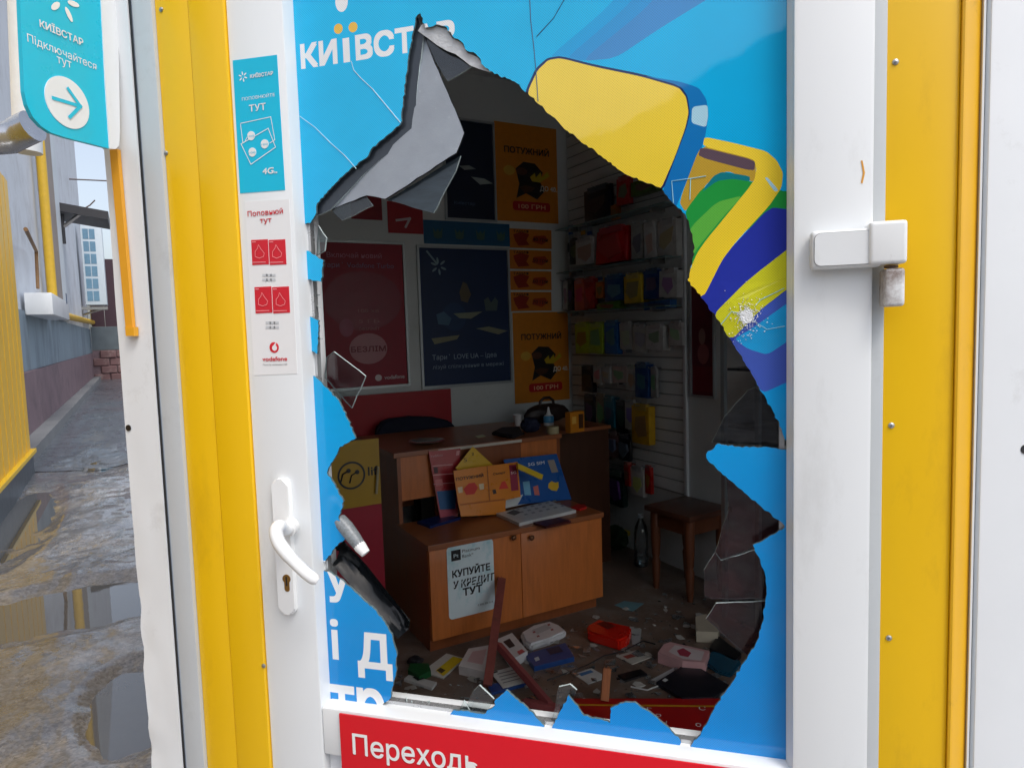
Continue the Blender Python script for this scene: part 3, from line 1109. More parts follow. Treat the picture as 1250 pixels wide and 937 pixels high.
def crack(px, w=0.0006):
    pts = [FA.p(*FA.pix(*p), 0.0004) for p in px]
    MB().tube([p - Vector((0, film_y(p.x, p.z) * -1, 0)) for p in pts], w, 5).done('crack', CRK, door, IDN)


CRK = mat('crack_line', (150, 205, 228), rough=0.3, var=0.2)
crack([(429, 75), (432, 86), (441, 96), (455, 109), (470, 127), (489, 150)])
crack([(366, 142), (385, 156), (404, 175), (421, 190), (435, 206)])
crack([(880, 396), (893, 380), (911, 386), (936, 402), (958, 398)], 0.0005)
crack([(911, 386), (928, 366), (957, 352)], 0.0005)
crack([(822, 248), (820, 221), (843, 218), (862, 215)], 0.0006)
crack([(843, 218), (842, 244)], 0.0006)
CRK = mat('crack_line_dark', (40, 92, 130), rough=0.3, var=0.2)
crack([(646, -20), (648, 25), (652, 60), (655, 95), (657, 124)])
crack([(700, -20), (676, 22), (655, 45)])

# ---- handle: backplate, lever, keyhole
PH = facade(-0.031)
a0, b0 = PH.pix(337, 583)
a1, b1 = PH.pix(362, 748)
ca = (PH.pix(348, 600)[0] + PH.pix(351, 740)[0]) / 2
handle = MB().poly([PH.p(x_, y_, 0.009) for x_, y_ in rrect(ca - 0.0155, b1, ca + 0.0155, b0, 0.011)], PH.n * -0.010)
bmesh.ops.bevel(handle.bm, geom=[e for e in handle.bm.edges if abs(e.verts[0].co.y - e.verts[1].co.y) < 1e-6 and e.verts[0].co.y < -0.036], offset=0.003, segments=3, affect='EDGES')
handle = handle.done('handle_plate', SEAL, door, IDN, smooth=True)
pv = PH.pix(344, 646, 0.03)
ta, tb_ = PH.pix(389, 710, 0.055)
ha, hb = pv
ha += 0.004
pts = [PH.p(ha, hb, 0.006), PH.p(ha, hb, 0.03)] + [PH.p(*PH.pix(x_, y_, c_), c_) for x_, y_, c_ in ((341, 642, 0.048), (337, 648, 0.057), (340, 661, 0.061), (350, 675, 0.062), (362, 688, 0.061), (375, 700, 0.059), (388, 709, 0.055))]
# smooth the centre line
sm = []
for i in range(len(pts) - 1):
    p0, p1, p2, p3 = pts[max(i - 1, 0)], pts[i], pts[i + 1], pts[min(i + 2, len(pts) - 1)]
    for t in (0, .25, .5, .75):
        sm.append(0.5 * ((2 * p1) + (p2 - p0) * t + (2 * p0 - 5 * p1 + 4 * p2 - p3) * t * t + (3 * p1 - p0 - 3 * p2 + p3) * t ** 3))
sm.append(pts[-1])
rad = [0.0110 if i < 9 else 0.0108 if i < 22 else 0.0098 for i in range(len(sm))]
rad[-1], rad[-2] = 0.006, 0.0086
MB().tube(sm, rad, 16).done('handle_lever', SEAL, handle, IDN, smooth=True)
MB().tube([PH.p(ha, hb, 0.008), PH.p(ha, hb, 0.017)], 0.0145, 20).done('handle_collar', SEAL, handle, IDN, smooth=True)
ka, kb = PH.pix(350, 706, 0.009)
ppoly('keyhole', PH, circle(ka, kb, 0.0075, 20), 0.006, 0.0102, BRASS, handle)
ppoly('keyhole', PH, rrect(ka - 0.0048, kb - 0.022, ka + 0.0048, kb + 0.002, 0.0045), 0.006, 0.0098, BRASS, handle)
ppoly('key_slot', PH, rrect(ka - 0.0012, kb - 0.012, ka + 0.0012, kb + 0.004, 0.001), 0.008, 0.0106, BLACK, handle)

# ---- hinge on the right stile
HP = facade(-0.03)
h0, h1 = HP.pix(990, 283, 0.02), HP.pix(1076, 323, 0.02)
ang = math.radians(1.5)
mb = MB()
mb.box((h0[0], h1[1] - 0.002, 0.001), (X(1078, 300, -0.05), h0[1] + 0.001, 0.021), 0.006, seg=3)
for v in mb.bm.verts:
    v.co = HP.p(*v.co)
hinge = mb.done('hinge_cover', PVC, door, IDN, smooth=True)
ppoly('hinge_insert', HP, rrect(h0[0] + 0.004, h1[1] + 0.002, X(1066, 300, -0.05), h0[1] - 0.003, 0.008), 0.018, 0.0225, PVC, hinge)
ppoly('hinge_seam', HP, rrect(h0[0] + 0.0034, h1[1] + 0.0014, X(1066, 300, -0.05) + 0.0006, h0[1] - 0.0024, 0.0084), 0.018, 0.0215, mat('grey_seam', (120, 122, 124), rough=0.5), hinge)
hx0 = X(1060, 300, -0.05)
hx1 = X(1108, 300, -0.055)
z_a, z_b = HP.pix(1085, 269, 0.025)[1], HP.pix(1085, 322, 0.025)[1]
mb = MB().box((hx0, z_b, -0.012), (hx1, z_a, 0.0265), 0.005, seg=3)
for v in mb.bm.verts:
    v.co = HP.p(*v.co)
mb.done('hinge_knuckle', RUSTW, door, IDN, smooth=True)
z_c, z_d = HP.pix(1092, 327, 0.02)[1], HP.pix(1092, 374, 0.02)[1]
mb = MB().box((X(1080, 350, -0.05), z_d, -0.012), (hx1 - 0.001, z_c, 0.022), 0.005, seg=3)
for v in mb.bm.verts:
    v.co = HP.p(*v.co)
mb.done('hinge_knuckle', mat('rust_chipped_hinge', (222, 225, 226), rough=0.35, dirt=1.0, dirtcol=(104, 76, 62), dscale=9, dlo=0.50, var=0.03), door, IDN, smooth=True)
mb = MB().tube([HP.p(hx1 - 0.014, z_b - 0.004, 0.008), HP.p(hx1 - 0.014, z_c + 0.004, 0.008)], 0.008, 14)
mb.done('hinge_pin', mat('rusty_pin', (96, 74, 62), rough=0.6, var=0.2), door, IDN)
# yellow paint scrape on the right stile
pixpoly('paint_scrape', SA, [(1051, 196), (1053, 196), (1056, 211), (1053, 224), (1051, 223), (1053.5, 211)], 0.0, 0.0006, col((222, 160, 60)), door)

# ---- stickers on the left stile
C_CY, C_W, C_RED = mat('cyan_sticker', (0, 186, 220), rough=0.35, var=0.03), WHITE, mat('red_sticker', (206, 30, 48), rough=0.4, var=0.04)
st = pixpoly('blue_sticker', SA, [(284, 74), (338, 67), (348, 232), (293, 236)], 0, 0.0006, C_CY, door, label='narrow cyan top-up sticker with white line drawing')


def line(pl, px, w, m, parent, name='print_line', c=0.0009, closed=False):
    q = [Vector(pl.pix(*p)) for p in px]
    if closed:
        q.append(q[0])
    mb = MB()
    for i_, (p, r) in enumerate(zip(q, q[1:])):
        c += 0.00012
        d = (r - p).normalized()
        n = Vector((-d.y, d.x)) * w / 2
        d = d * w / 2
        mb.poly([pl.p(*(p - d - n), c), pl.p(*(r + d - n), c), pl.p(*(r + d + n), c), pl.p(*(p - d + n), c)])
    return mb.done(name, m, parent, IDN)


def star(pl, px, py, r, m, parent, n=6, c=0.0009):
    a, b = pl.pix(px, py)
    mb = MB()
    for k in range(n):
        t = math.radians(90 + 360 * k / n + 8)
        e = circle(a + math.cos(t) * r * 0.64, b + math.sin(t) * r * 0.64, r * 0.36, 12, r * 0.13, t)
        mb.poly([pl.p(x, y, c) for x, y in e])
    return mb.done('star_emblem', m, parent, IDN)


def text_px(pl, body, p0, p1, h, m, parent, bold=0.0, c=0.0009, shear=0.0):
    a0, b0 = pl.pix(*p0)
    a1, _ = pl.pix(*p1)
    return ptext('lettering', pl, body, a0, b0, a1, h, m, parent, c, bold, shear)


star(SA, 297, 94, 0.0085, WHITE, st)
text_px(SA, 'КИЇВСТАР', (306, 96), (334, 92), 0.0055, WHITE, st, 0.03)
text_px(SA, 'ПОПОВНЮЙТЕ', (296, 123.5), (336, 119), 0.0050, WHITE, st)
text_px(SA, 'ТУТ', (305, 137), (325, 135), 0.0105, WHITE, st, 0.02)
line(SA, [(294, 151), (331, 143), (336, 171), (330, 175)], 0.0011, WHITE, st)
line(SA, [(294, 151), (297, 175)], 0.0011, WHITE, st)
line(SA, [(295, 176), (328, 157), (337, 180), (307, 201)], 0.0012, WHITE, st, closed=True, c=0.0011)
line(SA, [(300, 172), (303, 166)], 0.0011, WHITE, st)
for x, y in ((307, 166), (308.5, 186), (323.5, 176)):
    a, b = SA.pix(x, y)
    ppoly('coin', SA, circle(a, b, 0.0072, 18), 0.0006, 0.0012, WHITE, st)
    text_px(SA, '100', (x - 4, y + 2.2), (x + 4, y + 0.6), 0.0030, C_CY, st, c=0.0015)
text_px(SA, '4G', (321, 213), (334, 211), 0.0095, WHITE, st, 0.03, shear=0.15)
text_px(SA, 'lte', (335, 212), (339, 211.5), 0.004, WHITE, st, 0.02)
PAPER = mat('white_sticker_paper', (232, 233, 234), rough=0.35, var=0.02)
st = pixpoly('white_sticker', SA, [(299, 246), (353, 243), (363, 456), (310, 458)], 0, 0.0005, PAPER, door, label='white top-up sticker with red card pictures')
text_px(SA, 'Поповнюй', (303, 264.5), (346, 263), 0.0085, C_RED, st, 0.01)
text_px(SA, 'тут', (318, 272.5), (332, 271.5), 0.0085, C_RED, st, 0.01)
for (x0, y0, x1, y1, dx) in ((306.5, 292.5, 348, 323, 1.5), (310.5, 350, 352.5, 382, 1.5)):
    cm = (x0 + x1) / 2
    for xa, xb in ((x0, cm - 0.5), (cm + 0.5, x1)):
        cd_ = pixpoly('red_card', SA, [(xa, y0 + 0.5), (xb, y0 - 0.5), (xb + dx, y1 - 0.5), (xa + dx, y1 + 0.5)], 0.0005, 0.0011, C_RED, st)
        cx, cy = (xa + xb) / 2 + 0.8, (y0 + y1) / 2 - 0.5
        PINK = mat('pink_line', (240, 150, 155), rough=0.5)
        line(SA, [(cx - 1, cy - 8), (cx + 2, cy - 3), (cx + 6, cy + 2), (cx + 5, cy + 6), (cx, cy + 8), (cx - 5, cy + 6), (cx - 5, cy), (cx - 2, cy - 4)], 0.0009, PINK, st, closed=True, c=0.0014)
        line(SA, [(xa + 3, y1 - 2.6), (xb - 2, y1 - 3)], 0.0012, PINK, st, c=0.0014)
        line(SA, [(xa + 2, y0 + 3), (xa + 6, y0 + 2.8)], 0.0014, PINK, st, c=0.0014)
GREYP = mat('pale_grey_print', (196, 200, 204), rough=0.5)
for x, y in ((322, 336), (326, 394)):
    for k in range(3):
        line(SA, [(x + 5 * k, y), (x + 5 * k + 3.6, y)], 0.004, GREYP, st)
        line(SA, [(x + 5 * k, y + 5.5), (x + 5 * k + 3.6, y + 5.5)], 0.004, GREYP, st)
a, b = SA.pix(335, 424)
ppoly('round_emblem', SA, circle(a, b, 0.0088, 24), 0.0005, 0.0010, C_RED, st)
ppoly('round_emblem', SA, circle(a + 0.001, b - 0.0008, 0.0046, 20), 0.0006, 0.0014, PAPER, st)
ppoly('round_emblem', SA, [(a - 0.001, b + 0.003), (a + 0.0042, b + 0.0088), (a + 0.0048, b + 0.0095), (a + 0.003, b + 0.002)], 0.0006, 0.0016, PAPER, st)
text_px(SA, 'vodafone', (321, 440.5), (351, 439.5), 0.0068, C_RED, st, 0.03)
text_px(SA, 'Простір можливостей', (321.5, 446), (351, 445.2), 0.0028, mat('grey_text', (110, 110, 115), rough=0.5), st)

# ---- red notice on the lower part of the door
RP = facade(-0.0335)
a0, b0 = RP.pix(414, 870)
a1, _ = RP.pix(960, 951)
red = pbox('red_notice', RP, a0, 0.30, xs1 - 0.004, b0, -0.002, 0.001, mat('red_notice_board', (206, 14, 32), rough=0.35, var=0.05, vscale=3), door, bev=0.0008, label='red notice with white lettering below the window')
b0 = RP.pix(443, 919)[1]
h = RP.pix(432, 893)[1] - RP.pix(434, 918)[1]
text_px(RP, 'Переходь', (432, 918.5), (584, 941), h * 1.0, WHITE, red, 0.012, c=0.0018)

# ================================================================== PROJECTING SIGN
xsgn = X(147, 120, -0.047)
SG = Plane((xsgn, 0, 0), (0, 1, 0), (0, 0, 1), (1, 0, 0))
o = SG.pix(95, 100)
sign = thing('projecting_sign', 'cyan projecting sign with white arrow in a circle at kiosk corner', 'sign', (xsgn, o[0], SG.pix(95, 181)[1]), 0, IDN)
SIGNB = mat('cyan_sign_face', (0, 190, 222), rough=0.3, var=0.03, coat=0.3)
pan = [(22, -60), (26, 40), (29.5, 112), (33, 128), (40, 143), (50, 154), (62, 162), (80, 168), (133.5, 181.5), (128, 100), (120, -60)]
pixpoly('sign_panel', SG, pan, -0.007, 0, SIGNB, sign)
fr = [(120.6, -60), (128.6, 100), (134, 181.5), (141, 182), (145.5, 178), (146.5, 160), (143, -60)]
pixpoly('sign_frame', SG, fr, -0.012, 0.002, PVC, sign)
t0, t1 = SG.pix(75, 91), SG.pix(88, 159.5)
ca, cb = (SG.pix(52.5, 112)[0] + SG.pix(109.5, 140)[0]) / 2, (t0[1] + t1[1]) / 2
rr = (t0[1] - t1[1]) / 2 * 0.94
ppoly('arrow_disc', SG, circle(ca, cb, rr, 40), 0, 0.0012, mat('white_disc', (226, 232, 236), rough=0.4), sign)
line(SG, [(64, 120), (97, 130)], 0.0052, SIGNB, sign, 'arrow', 0.002)
line(SG, [(82, 109), (97, 130), (84, 143)], 0.0052, SIGNB, sign, 'arrow', 0.0022)
text_px(SG, 'КИЇВСТАР', (48, 33), (100.5, 51.5), 0.0105, WHITE, sign, 0.02, c=0.001)
text_px(SG, 'Підключайтеся', (33, 51), (117, 81), 0.0118, WHITE, sign, c=0.001)
text_px(SG, 'тут', (69, 76.5), (87, 83.5), 0.0125, WHITE, sign, c=0.001)
a, b = SG.pix(76, 1)
mb = MB()
for k in range(5):
    t = math.radians(-62 + 72 * k)
    mb.poly([SG.p(x, y, 0.001) for x, y in circle(a + 0.019 * math.cos(t), b + 0.019 * math.sin(t), 0.0105, 14, 0.0042, t)])
mb.done('star_emblem', WHITE, sign, IDN)
# yellow cable cover strip down the post
TP = facade(-0.0465)
tk = thing('cable_cover', 'thin yellow vertical strip on the white corner post below the sign', 'cable cover', (*[TP.p(*TP.pix(150, 300))[i] for i in (0, 1)], 1.2), 0, IDN)
pixpoly('strip', TP, [(133.5, 182), (143, 182), (162, 404), (153.5, 404)], 0, 0.007, mat('amber_plastic', (222, 158, 42), rough=0.4, var=0.06), tk)
pixpoly('end_clip', TP, [(152.5, 399), (163, 399), (163.5, 410), (153.5, 410)], 0, 0.010, mat('amber_plastic_clip', (226, 164, 40), rough=0.4), tk)

# ================================================================== ALLEY
YV = -1.80
YW = mat('yellow_cladding', (232, 184, 40), rough=0.45, var=0.05, vscale=2, dirt=0.15, dirtcol=(150, 110, 40), dscale=2)
yb = thing('yellow_building', 'yellow ribbed metal building along the left of the wet alley', 'building', (YV - 1.2, 5.0, G_Z))
zl = 0.22
u_end = 8.7
n = 0
u = 0.4
while u < u_end - 0.05:                                       # ribbed cladding sheets
    MB().box((YV - 0.05, u, zl), (YV - (0.0 if n % 2 else 0.004), min(u + 0.148, u_end), 3.2)).done('cladding_rib', YW, yb, ROOM)
    u += 0.15
    n += 1
MB().box((YV - 2.4, 0.4, G_Z - 0.05), (YV - 0.052, u_end - 0.01, 3.25)).done('core_wall', YW, yb, ROOM)
MB().box((YV - 0.06, 0.4, zl - 0.045), (YV + 0.045, u_end + 0.02, zl - 0.002), 0.004).done('ledge', mat('yellow_ledge', (226, 186, 30), rough=0.4), yb, ROOM)
MB().box((YV - 0.05, 0.4, G_Z - 0.06), (YV + 0.012, u_end, zl - 0.046)).done('plinth', mat('dark_plinth', (58, 66, 74), rough=0.4, var=0.15, dirt=0.4, dirtcol=(100, 100, 98)), yb, ROOM)

GV = -2.2
gb_ = thing('grey_building', 'old grey plastered building with pilasters at the end of the alley', 'building', (GV - 3, 18, G_Z))
GW = mat('grey_plaster', (206, 212, 220), rough=0.7, var=0.08, vscale=1.0, dirt=0.3, dirtcol=(128, 122, 120), dscale=1.1, dlo=0.5, bump=0.2, bscale=12)
GT = mat('tan_plaster', (150, 138, 130), rough=0.7, var=0.12, vscale=1.5, dirt=0.4, dirtcol=(110, 100, 96), dscale=2)
GS = mat('stained_blue_grey_render', (126, 144, 156), rough=0.6, var=0.2, vscale=0.8, dirt=0.7, dirtcol=(80, 92, 104), dscale=0.9, dlo=0.48, stretch=(1, 1, 0.3))
GP = mat('pinkish_plinth', (122, 102, 108), rough=0.7, var=0.2, vscale=2, dirt=0.6, dirtcol=(88, 76, 82), dscale=2.5, dlo=0.5)
E1 = 31.0
MB().box((GV - 8, u_end + 0.05, G_Z), (GV, E1, 11)).done('wall', GW, gb_, ROOM)
WVP = Plane((GV, 0, 0), (0, 1, 0), (0, 0, 1), (1, 0, 0), ROOM)


def wv(px0, py0, px1, py1):
    a0, b1 = WVP.pix(px0, py0)
    a1, b0 = WVP.pix(px1, py1)
    return a0, b0, a1, b1


def wbox(name, a0, b0, a1, b1, d, m, parent, d0=0.0):
    return MB().box((GV + d0, a0, b0), (GV + d, a1, b1)).done(name, m, parent, ROOM)


wbox('render_band', u_end + 0.06, 1.0, E1 - 0.1, 1.93, 0.05, GS, gb_)
wbox('pink_plinth', u_end + 0.06, G_Z, E1 - 0.1, 0.995, 0.10, GP, gb_)
wbox('pavement_kerb', u_end + 0.06, G_Z - 0.05, E1 - 0.1, 0.10, 0.32, mat('kerb_concrete', (120, 122, 124), rough=0.7, var=0.15, vscale=2), gb_)
for px0, px1, m in ((48, 60, GT),):
    a0 = WVP.pix(px0, 250)[0]
    a1 = WVP.pix(px1, 250)[0]
    wbox('pilaster', a0, 1.94, a1, 10.9, 0.12, m, gb_)
a0, a1 = WVP.pix(63, 300)[0], WVP.pix(71, 300)[0]
wbox('pilaster', a0, 1.94, a1, 10.9, 0.10, mat('pale_pilaster', (206, 214, 220), rough=0.7, var=0.08, vscale=1), gb_)
PIPE = mat('yellow_gas_pipe', (212, 172, 48), rough=0.4, var=0.08)
gp = thing('gas_pipe', 'yellow gas pipe with bends running along the grey building', 'pipe', (GV + 0.2, 12, 1.9))
a, b = WVP.pix(47, 300)
MB().tube([(GV + 0.16, a, 2.2), (GV + 0.16, a, 10.5)], 0.085, 12).done('riser', PIPE, gp, ROOM, smooth=True)
a2, b2 = WVP.pix(57, 383)
a3, b3 = WVP.pix(108, 394)
MB().tube([(GV + 0.18, a2, b2), (GV + 0.18, a3, b3)], 0.085, 10).done('horizontal_run', PIPE, gp, ROOM, smooth=True)
MB().tube([(GV + 0.18, a3, b3 - 0.1), (GV + 0.18, a3, b3 + 0.75)], 0.1, 10).done('end_riser', PIPE, gp, ROOM, smooth=True)
c1, d1 = WVP.pix(34, 352)
c2, d2 = WVP.pix(32, 306)
c3, d3 = WVP.pix(0, 291)
MB().tube([(GV + 0.14, c1, d1), (GV + 0.14, c2, d2), (GV + 0.4, c3 - 1, d3)], 0.026, 8).done('branch_pipe', mat('rusty_pipe', (128, 96, 60), rough=0.6, var=0.2), gp, ROOM, smooth=True)
a0, b0, a1, b1 = wv(24, 361, 54, 391)
gbx = thing('meter_box', 'white gas meter box fixed to the grey wall beside the yellow pipe', 'meter box', (GV + 0.1, (a0 + a1) / 2, b0))
MB().box((GV + 0.05, a0, b0), (GV + 0.42, a1, b1 + 0.05), 0.02).done('case', PVC, gbx, ROOM, smooth=True)
MB().box((GV + 0.421, a1 - 0.5, b0 + 0.3), (GV + 0.425, a1 - 0.3, b0 + 0.5)).done('lock', mat('blue_mark', (60, 80, 110)), gbx, ROOM)
# louvred outdoor unit on brackets, its face turned to the viewer
au = WVP.pix(96, 330)[0] - 0.2
UP = Plane((0, au, 0), (1, 0, 0), (0, 0, 1), (0, -1, 0), ROOM)
q0, q1 = UP.pix(97, 274), UP.pix(127, 372)
ac = thing('air_conditioner', 'white slatted outdoor unit on brackets high on the grey wall', 'air conditioner', (q0[0], au, q1[1]))
pbox('housing', UP, q0[0], q1[1], q1[0] + 0.1, q0[1], -0.9, 0, mat('unit_white', (200, 212, 220), rough=0.4, var=0.05), ac, bev=0.03)
w_, h_ = q1[0] + 0.1 - q0[0], q0[1] - q1[1]
LOUV = mat('blue_grey_louvre', (104, 142, 166), rough=0.4, var=0.15)
for k in range(6):
    for s_ in (0, 1):
        aa = q0[0] + w_ * (0.10 + 0.30 * s_)
        bb = q1[1] + h_ * (0.05 + 0.155 * k)
        pbox('louvre', UP, aa, bb, aa + w_ * 0.26, bb + h_ * 0.125, -0.02, 0.012, LOUV, ac)
pbox('bracket', UP, q0[0] - 0.5, q1[1] - 0.16, q1[0] + 0.1, q1[1] - 0.06, -0.5, -0.1, STEEL, ac)
MB().tube([UP.p(q0[0] - 0.7, q1[1] - 0.5, -0.3), UP.p(q1[0], q1[1] - 0.12, -0.3)], 0.035, 8).done('bracket', STEEL, ac, IDN)
cb_ = WM[ac].inverted()
k0, k1, k2 = UP.pix(70, 332), UP.pix(84, 350), UP.pix(98, 374)
MB().tube([UP.p(*k0, 0.1), UP.p(*UP.pix(78, 336), 0.1), UP.p(*k1, 0.1), UP.p(*k2, 0.05)], 0.04, 8).done('hose', PVC, ac, IDN, smooth=True)
# dark canopy
cu_ = WVP.pix(68, 250)[0]
CP = Plane((0, cu_, 0), (1, 0, 0), (0, 0, 1), (0, -1, 0), ROOM)
cn = thing('canopy', 'dark metal canopy with struts over the outdoor unit', 'canopy', (GV, cu_, CP.pix(90, 260)[1]))
DK = mat('dark_metal', (52, 52, 56), rough=0.5, var=0.1)
pixpoly('canopy_sheet', CP, [(66, 246), (132, 258), (132, 268), (70, 257)], -1.5, 0.3, DK, cn)
MB().tube([CP.p(*CP.pix(74, 262), 0.1), CP.p(*CP.pix(77, 298), 0.1)], 0.08, 6).done('post', DK, cn, IDN)
MB().tube([CP.p(*CP.pix(77, 278), 0.1), CP.p(*CP.pix(98, 262), 0.1)], 0.05, 6).done('strut', STEEL, cn, IDN)
# metal flue elbow and pale downpipe on the yellow building
FLV = Plane((0, 6.2, 0), (1, 0, 0), (0, 0, 1), (0, -1, 0), ROOM)
fu = thing('flue_pipe', 'shiny metal flue elbow sticking out above the yellow wall', 'flue', (YV, 6.2, FLV.pix(20, 185)[1]))
ZINC = mat('zinc_sheet', (176, 180, 186), rough=0.25, metal=0.85, var=0.1, vscale=5)
pr = [FLV.p(*FLV.pix(-40, 172)), FLV.p(*FLV.pix(12, 168)), FLV.p(*FLV.pix(26, 162), 0.03), FLV.p(*FLV.pix(42, 158), 0.1)]
MB().tube(pr, 0.125, 18).done('elbow', ZINC, fu, IDN, smooth=True)
DP = mat('pale_gutter', (206, 210, 212), rough=0.4, var=0.06)
dpn = thing('downpipe', 'pale grey downpipe behind the projecting sign', 'downpipe', (GV + 0.3, 9.4, 2))
ga, gz = WVP.pix(12, 100)
MB().tube([FLV.p(*FLV.pix(6, -60), -1.0), FLV.p(*FLV.pix(14, 150), -1.0)], 0.12, 14).done('pipe', DP, dpn, IDN, smooth=True)
# wires over the alley
for i, (pp, lab) in enumerate((([(0, 207), (18, 214), (60, 225), (132, 228)], 'bare twig-like cable crossing below the cyan sign'), ([(95, 268), (112, 258), (118, 252)], 'thin looped cable by the dark canopy'))):
    mb = MB().tube([UP.p(*UP.pix(*p), 1.0 + 0.2 * i) for p in pp], 0.022, 6)
    mb.done('cable', mat('brown_cable', (92, 74, 66), rough=0.7), None, IDN, label=lab, cat='cable')
# end of the alley: dark fence on a stone wall
EP = Plane((0, 30.0, 0), (1, 0, 0), (0, 0, 1), (0, -1, 0), ROOM)
fe = thing('end_fence', 'dark maroon fence on a broken stone base closing the alley', 'fence', (-1.0, 30, G_Z))
z_ = EP.pix(130, 402)[1]
m0 = mat('rubble_stone', (112, 84, 84), rough=0.8, var=0.3, vscale=2, dirt=0.6, dirtcol=(170, 150, 146), dscale=3, dlo=0.52)
rnd = random.Random(5)
for k in range(16):
    for j in range(4):
        a = -2.1 + 0.55 * k + (0.25 if j % 2 else 0)
        MB().box((a, 30 - rnd.uniform(0, .06), G_Z + 0.3 * j), (a + 0.53, 30.4, G_Z + 0.3 * j + 0.285), 0.03, seg=1).done('stone', m0, fe, ROOM)
MB().box((-2.1, 30.05, G_Z), (7, 30.3, 1.1)).done('mortar_core', GP, fe, ROOM)
MB().box((-2.1, 30.02, 1.12), (7, 30.4, 2.0)).done('upper_wall', mat('slate_render', (92, 102, 108), rough=0.7, var=0.2, vscale=2), fe, ROOM)
for k in range(20):
    a = -2.05 + 0.45 * k
    MB().box((a, 30.1, 2.01), (a + 0.435, 30.16, 4.6)).done('fence_sheet', mat('maroon_sheet', (62, 40, 50), rough=0.5, var=0.1), fe, ROOM)
# street building behind the viewer, seen only as a reflection in the glass
ob = thing('opposite_building', 'plain grey shed-roofed house across the street behind the viewer', 'building', (4.0, -20, -0.17), 0, IDN)
mb = MB().poly([(-14, -20, -0.17), (11, -20, -0.17), (11, -20, 9.2), (2.5, -20, 9.8), (-14, -20, 2.2)], (0, -8, 0))
mb.done('wall', mat('far_render', (88, 80, 78), rough=0.8, var=0.15, vscale=0.5), ob, IDN)

# ================================================================== INTERIOR: posters on the back wall
WB = plane_u(U1 - 0.001)
FRAME = mat('silver_snap_frame', (176, 182, 184), rough=0.35, metal=0.4, var=0.05)


def rect_px(pl, x0, y0, x1, y1):
    xm, ym = (x0 + x1) / 2, (y0 + y1) / 2
    return pl.pix(x0, ym)[0], pl.pix(xm, y1)[1], pl.pix(x1, ym)[0], pl.pix(xm, y0)[1]


def poster(name, pl, box, rgb, label, cat='poster', frame=None, group=None, thick=0.002):
    a0, b0, a1, b1 = rect_px(pl, *box)
    base = pl.p((a0 + a1) / 2, b0)
    t = thing(name, label, cat, base, math.radians(45), IDN, group)
    pbox('sheet', pl, a0 + (frame or 0), b0 + (frame or 0), a1 - (frame or 0), b1 - (frame or 0), 0, thick, col(rgb, 0.5, 0.0, 0.08), t)
    if frame:
        for q in ((a0, b0, a1, b0 + frame - 0.0005), (a0, b1 - frame + 0.0005, a1, b1), (a0, b0 + frame, a0 + frame - 0.0005, b1 - frame), (a1 - frame + 0.0005, b0 + frame, a1, b1 - frame)):
            pbox('frame_bar', pl, *q, 0, 0.014, FRAME, t)
    return t, (a0, b0, a1, b1)


PRN = [0]


def pr(pl, t, r, x0, y0, x1, y1, rgb, c=0.003, name='print_patch', shape=None):
    """printed patch at relative position (fractions from the left and the top) on a poster rectangle"""
    PRN[0] = (PRN[0] + 1) % 40
    c += 0.00004 * PRN[0]                                   # overlapping prints never share a plane
    a0, b0, a1, b1 = r
    A0, A1 = a0 + (a1 - a0) * x0, a0 + (a1 - a0) * x1
    B1, B0 = b1 - (b1 - b0) * y0, b1 - (b1 - b0) * y1
    if shape == 'oval':
        pts = circle((A0 + A1) / 2, (B0 + B1) / 2, (A1 - A0) / 2, 24, (B1 - B0) / 2)
    elif shape == 'round':
        pts = rrect(A0, B0, A1, B1, min(A1 - A0, B1 - B0) * 0.3)
    elif shape:
        pts = [(A0 + (A1 - A0) * x, B1 - (B1 - B0) * y) for x, y in shape]
    else:
        pts = [(A0, B0), (A1, B0), (A1, B1), (A0, B1)]
    return MB().poly([pl.p(x, y, c) for x, y in pts]).done(name, col(rgb, 0.4), t, IDN)


def tx(pl, t, r, body, x0, y0, x1, h, rgb, bold=0.0, c=0.0052, shear=0.0):
    a0, b0, a1, b1 = r
    return ptext('lettering', pl, body, a0 + (a1 - a0) * x0, b1 - (b1 - b0) * y0, a0 + (a1 - a0) * x1, h * (b1 - b0), col(rgb, 0.45), t, c, bold, shear)


t, r = poster('framed_poster', WB, (391, 294, 497, 475), (150, 8, 40), 'framed dark red mobile tariff poster with round white badge', frame=0.016)
tx(WB, t, r, 'Включай новий', 0.10, 0.115, 0.72, 0.034, (196, 130, 150))
tx(WB, t, r, 'тариф Vodafone Turbo', -0.0 + 0.06, 0.18, 0.86, 0.034, (150, 120, 150))
pr(WB, t, r, 0.30, 0.62, 0.74, 0.83, (186, 120, 126), shape='oval')
tx(WB, t, r, 'БЕЗЛІМ', 0.32, 0.745, 0.72, 0.036, (120, 20, 40), 0.03, c=0.005)
pr(WB, t, r, 0.04, 0.20, 0.94, 0.60, (136, 6, 44), shape='oval')
for k, y in enumerate((0.48, 0.55, 0.60)):
    tx(WB, t, r, ('100 хв', '5 ГБ', 'безліміт')[k], 0.42, y, 0.66, 0.024, (180, 120, 120))
pr(WB, t, r, 0.20, 0.52, 0.36, 0.64, (150, 50, 80), shape='oval')
pr(WB, t, r, 0.58, 0.905, 0.66, 0.95, (220, 200, 200), shape='oval')
tx(WB, t, r, 'vodafone', 0.69, 0.94, 0.93, 0.026, (220, 200, 200), 0.02)

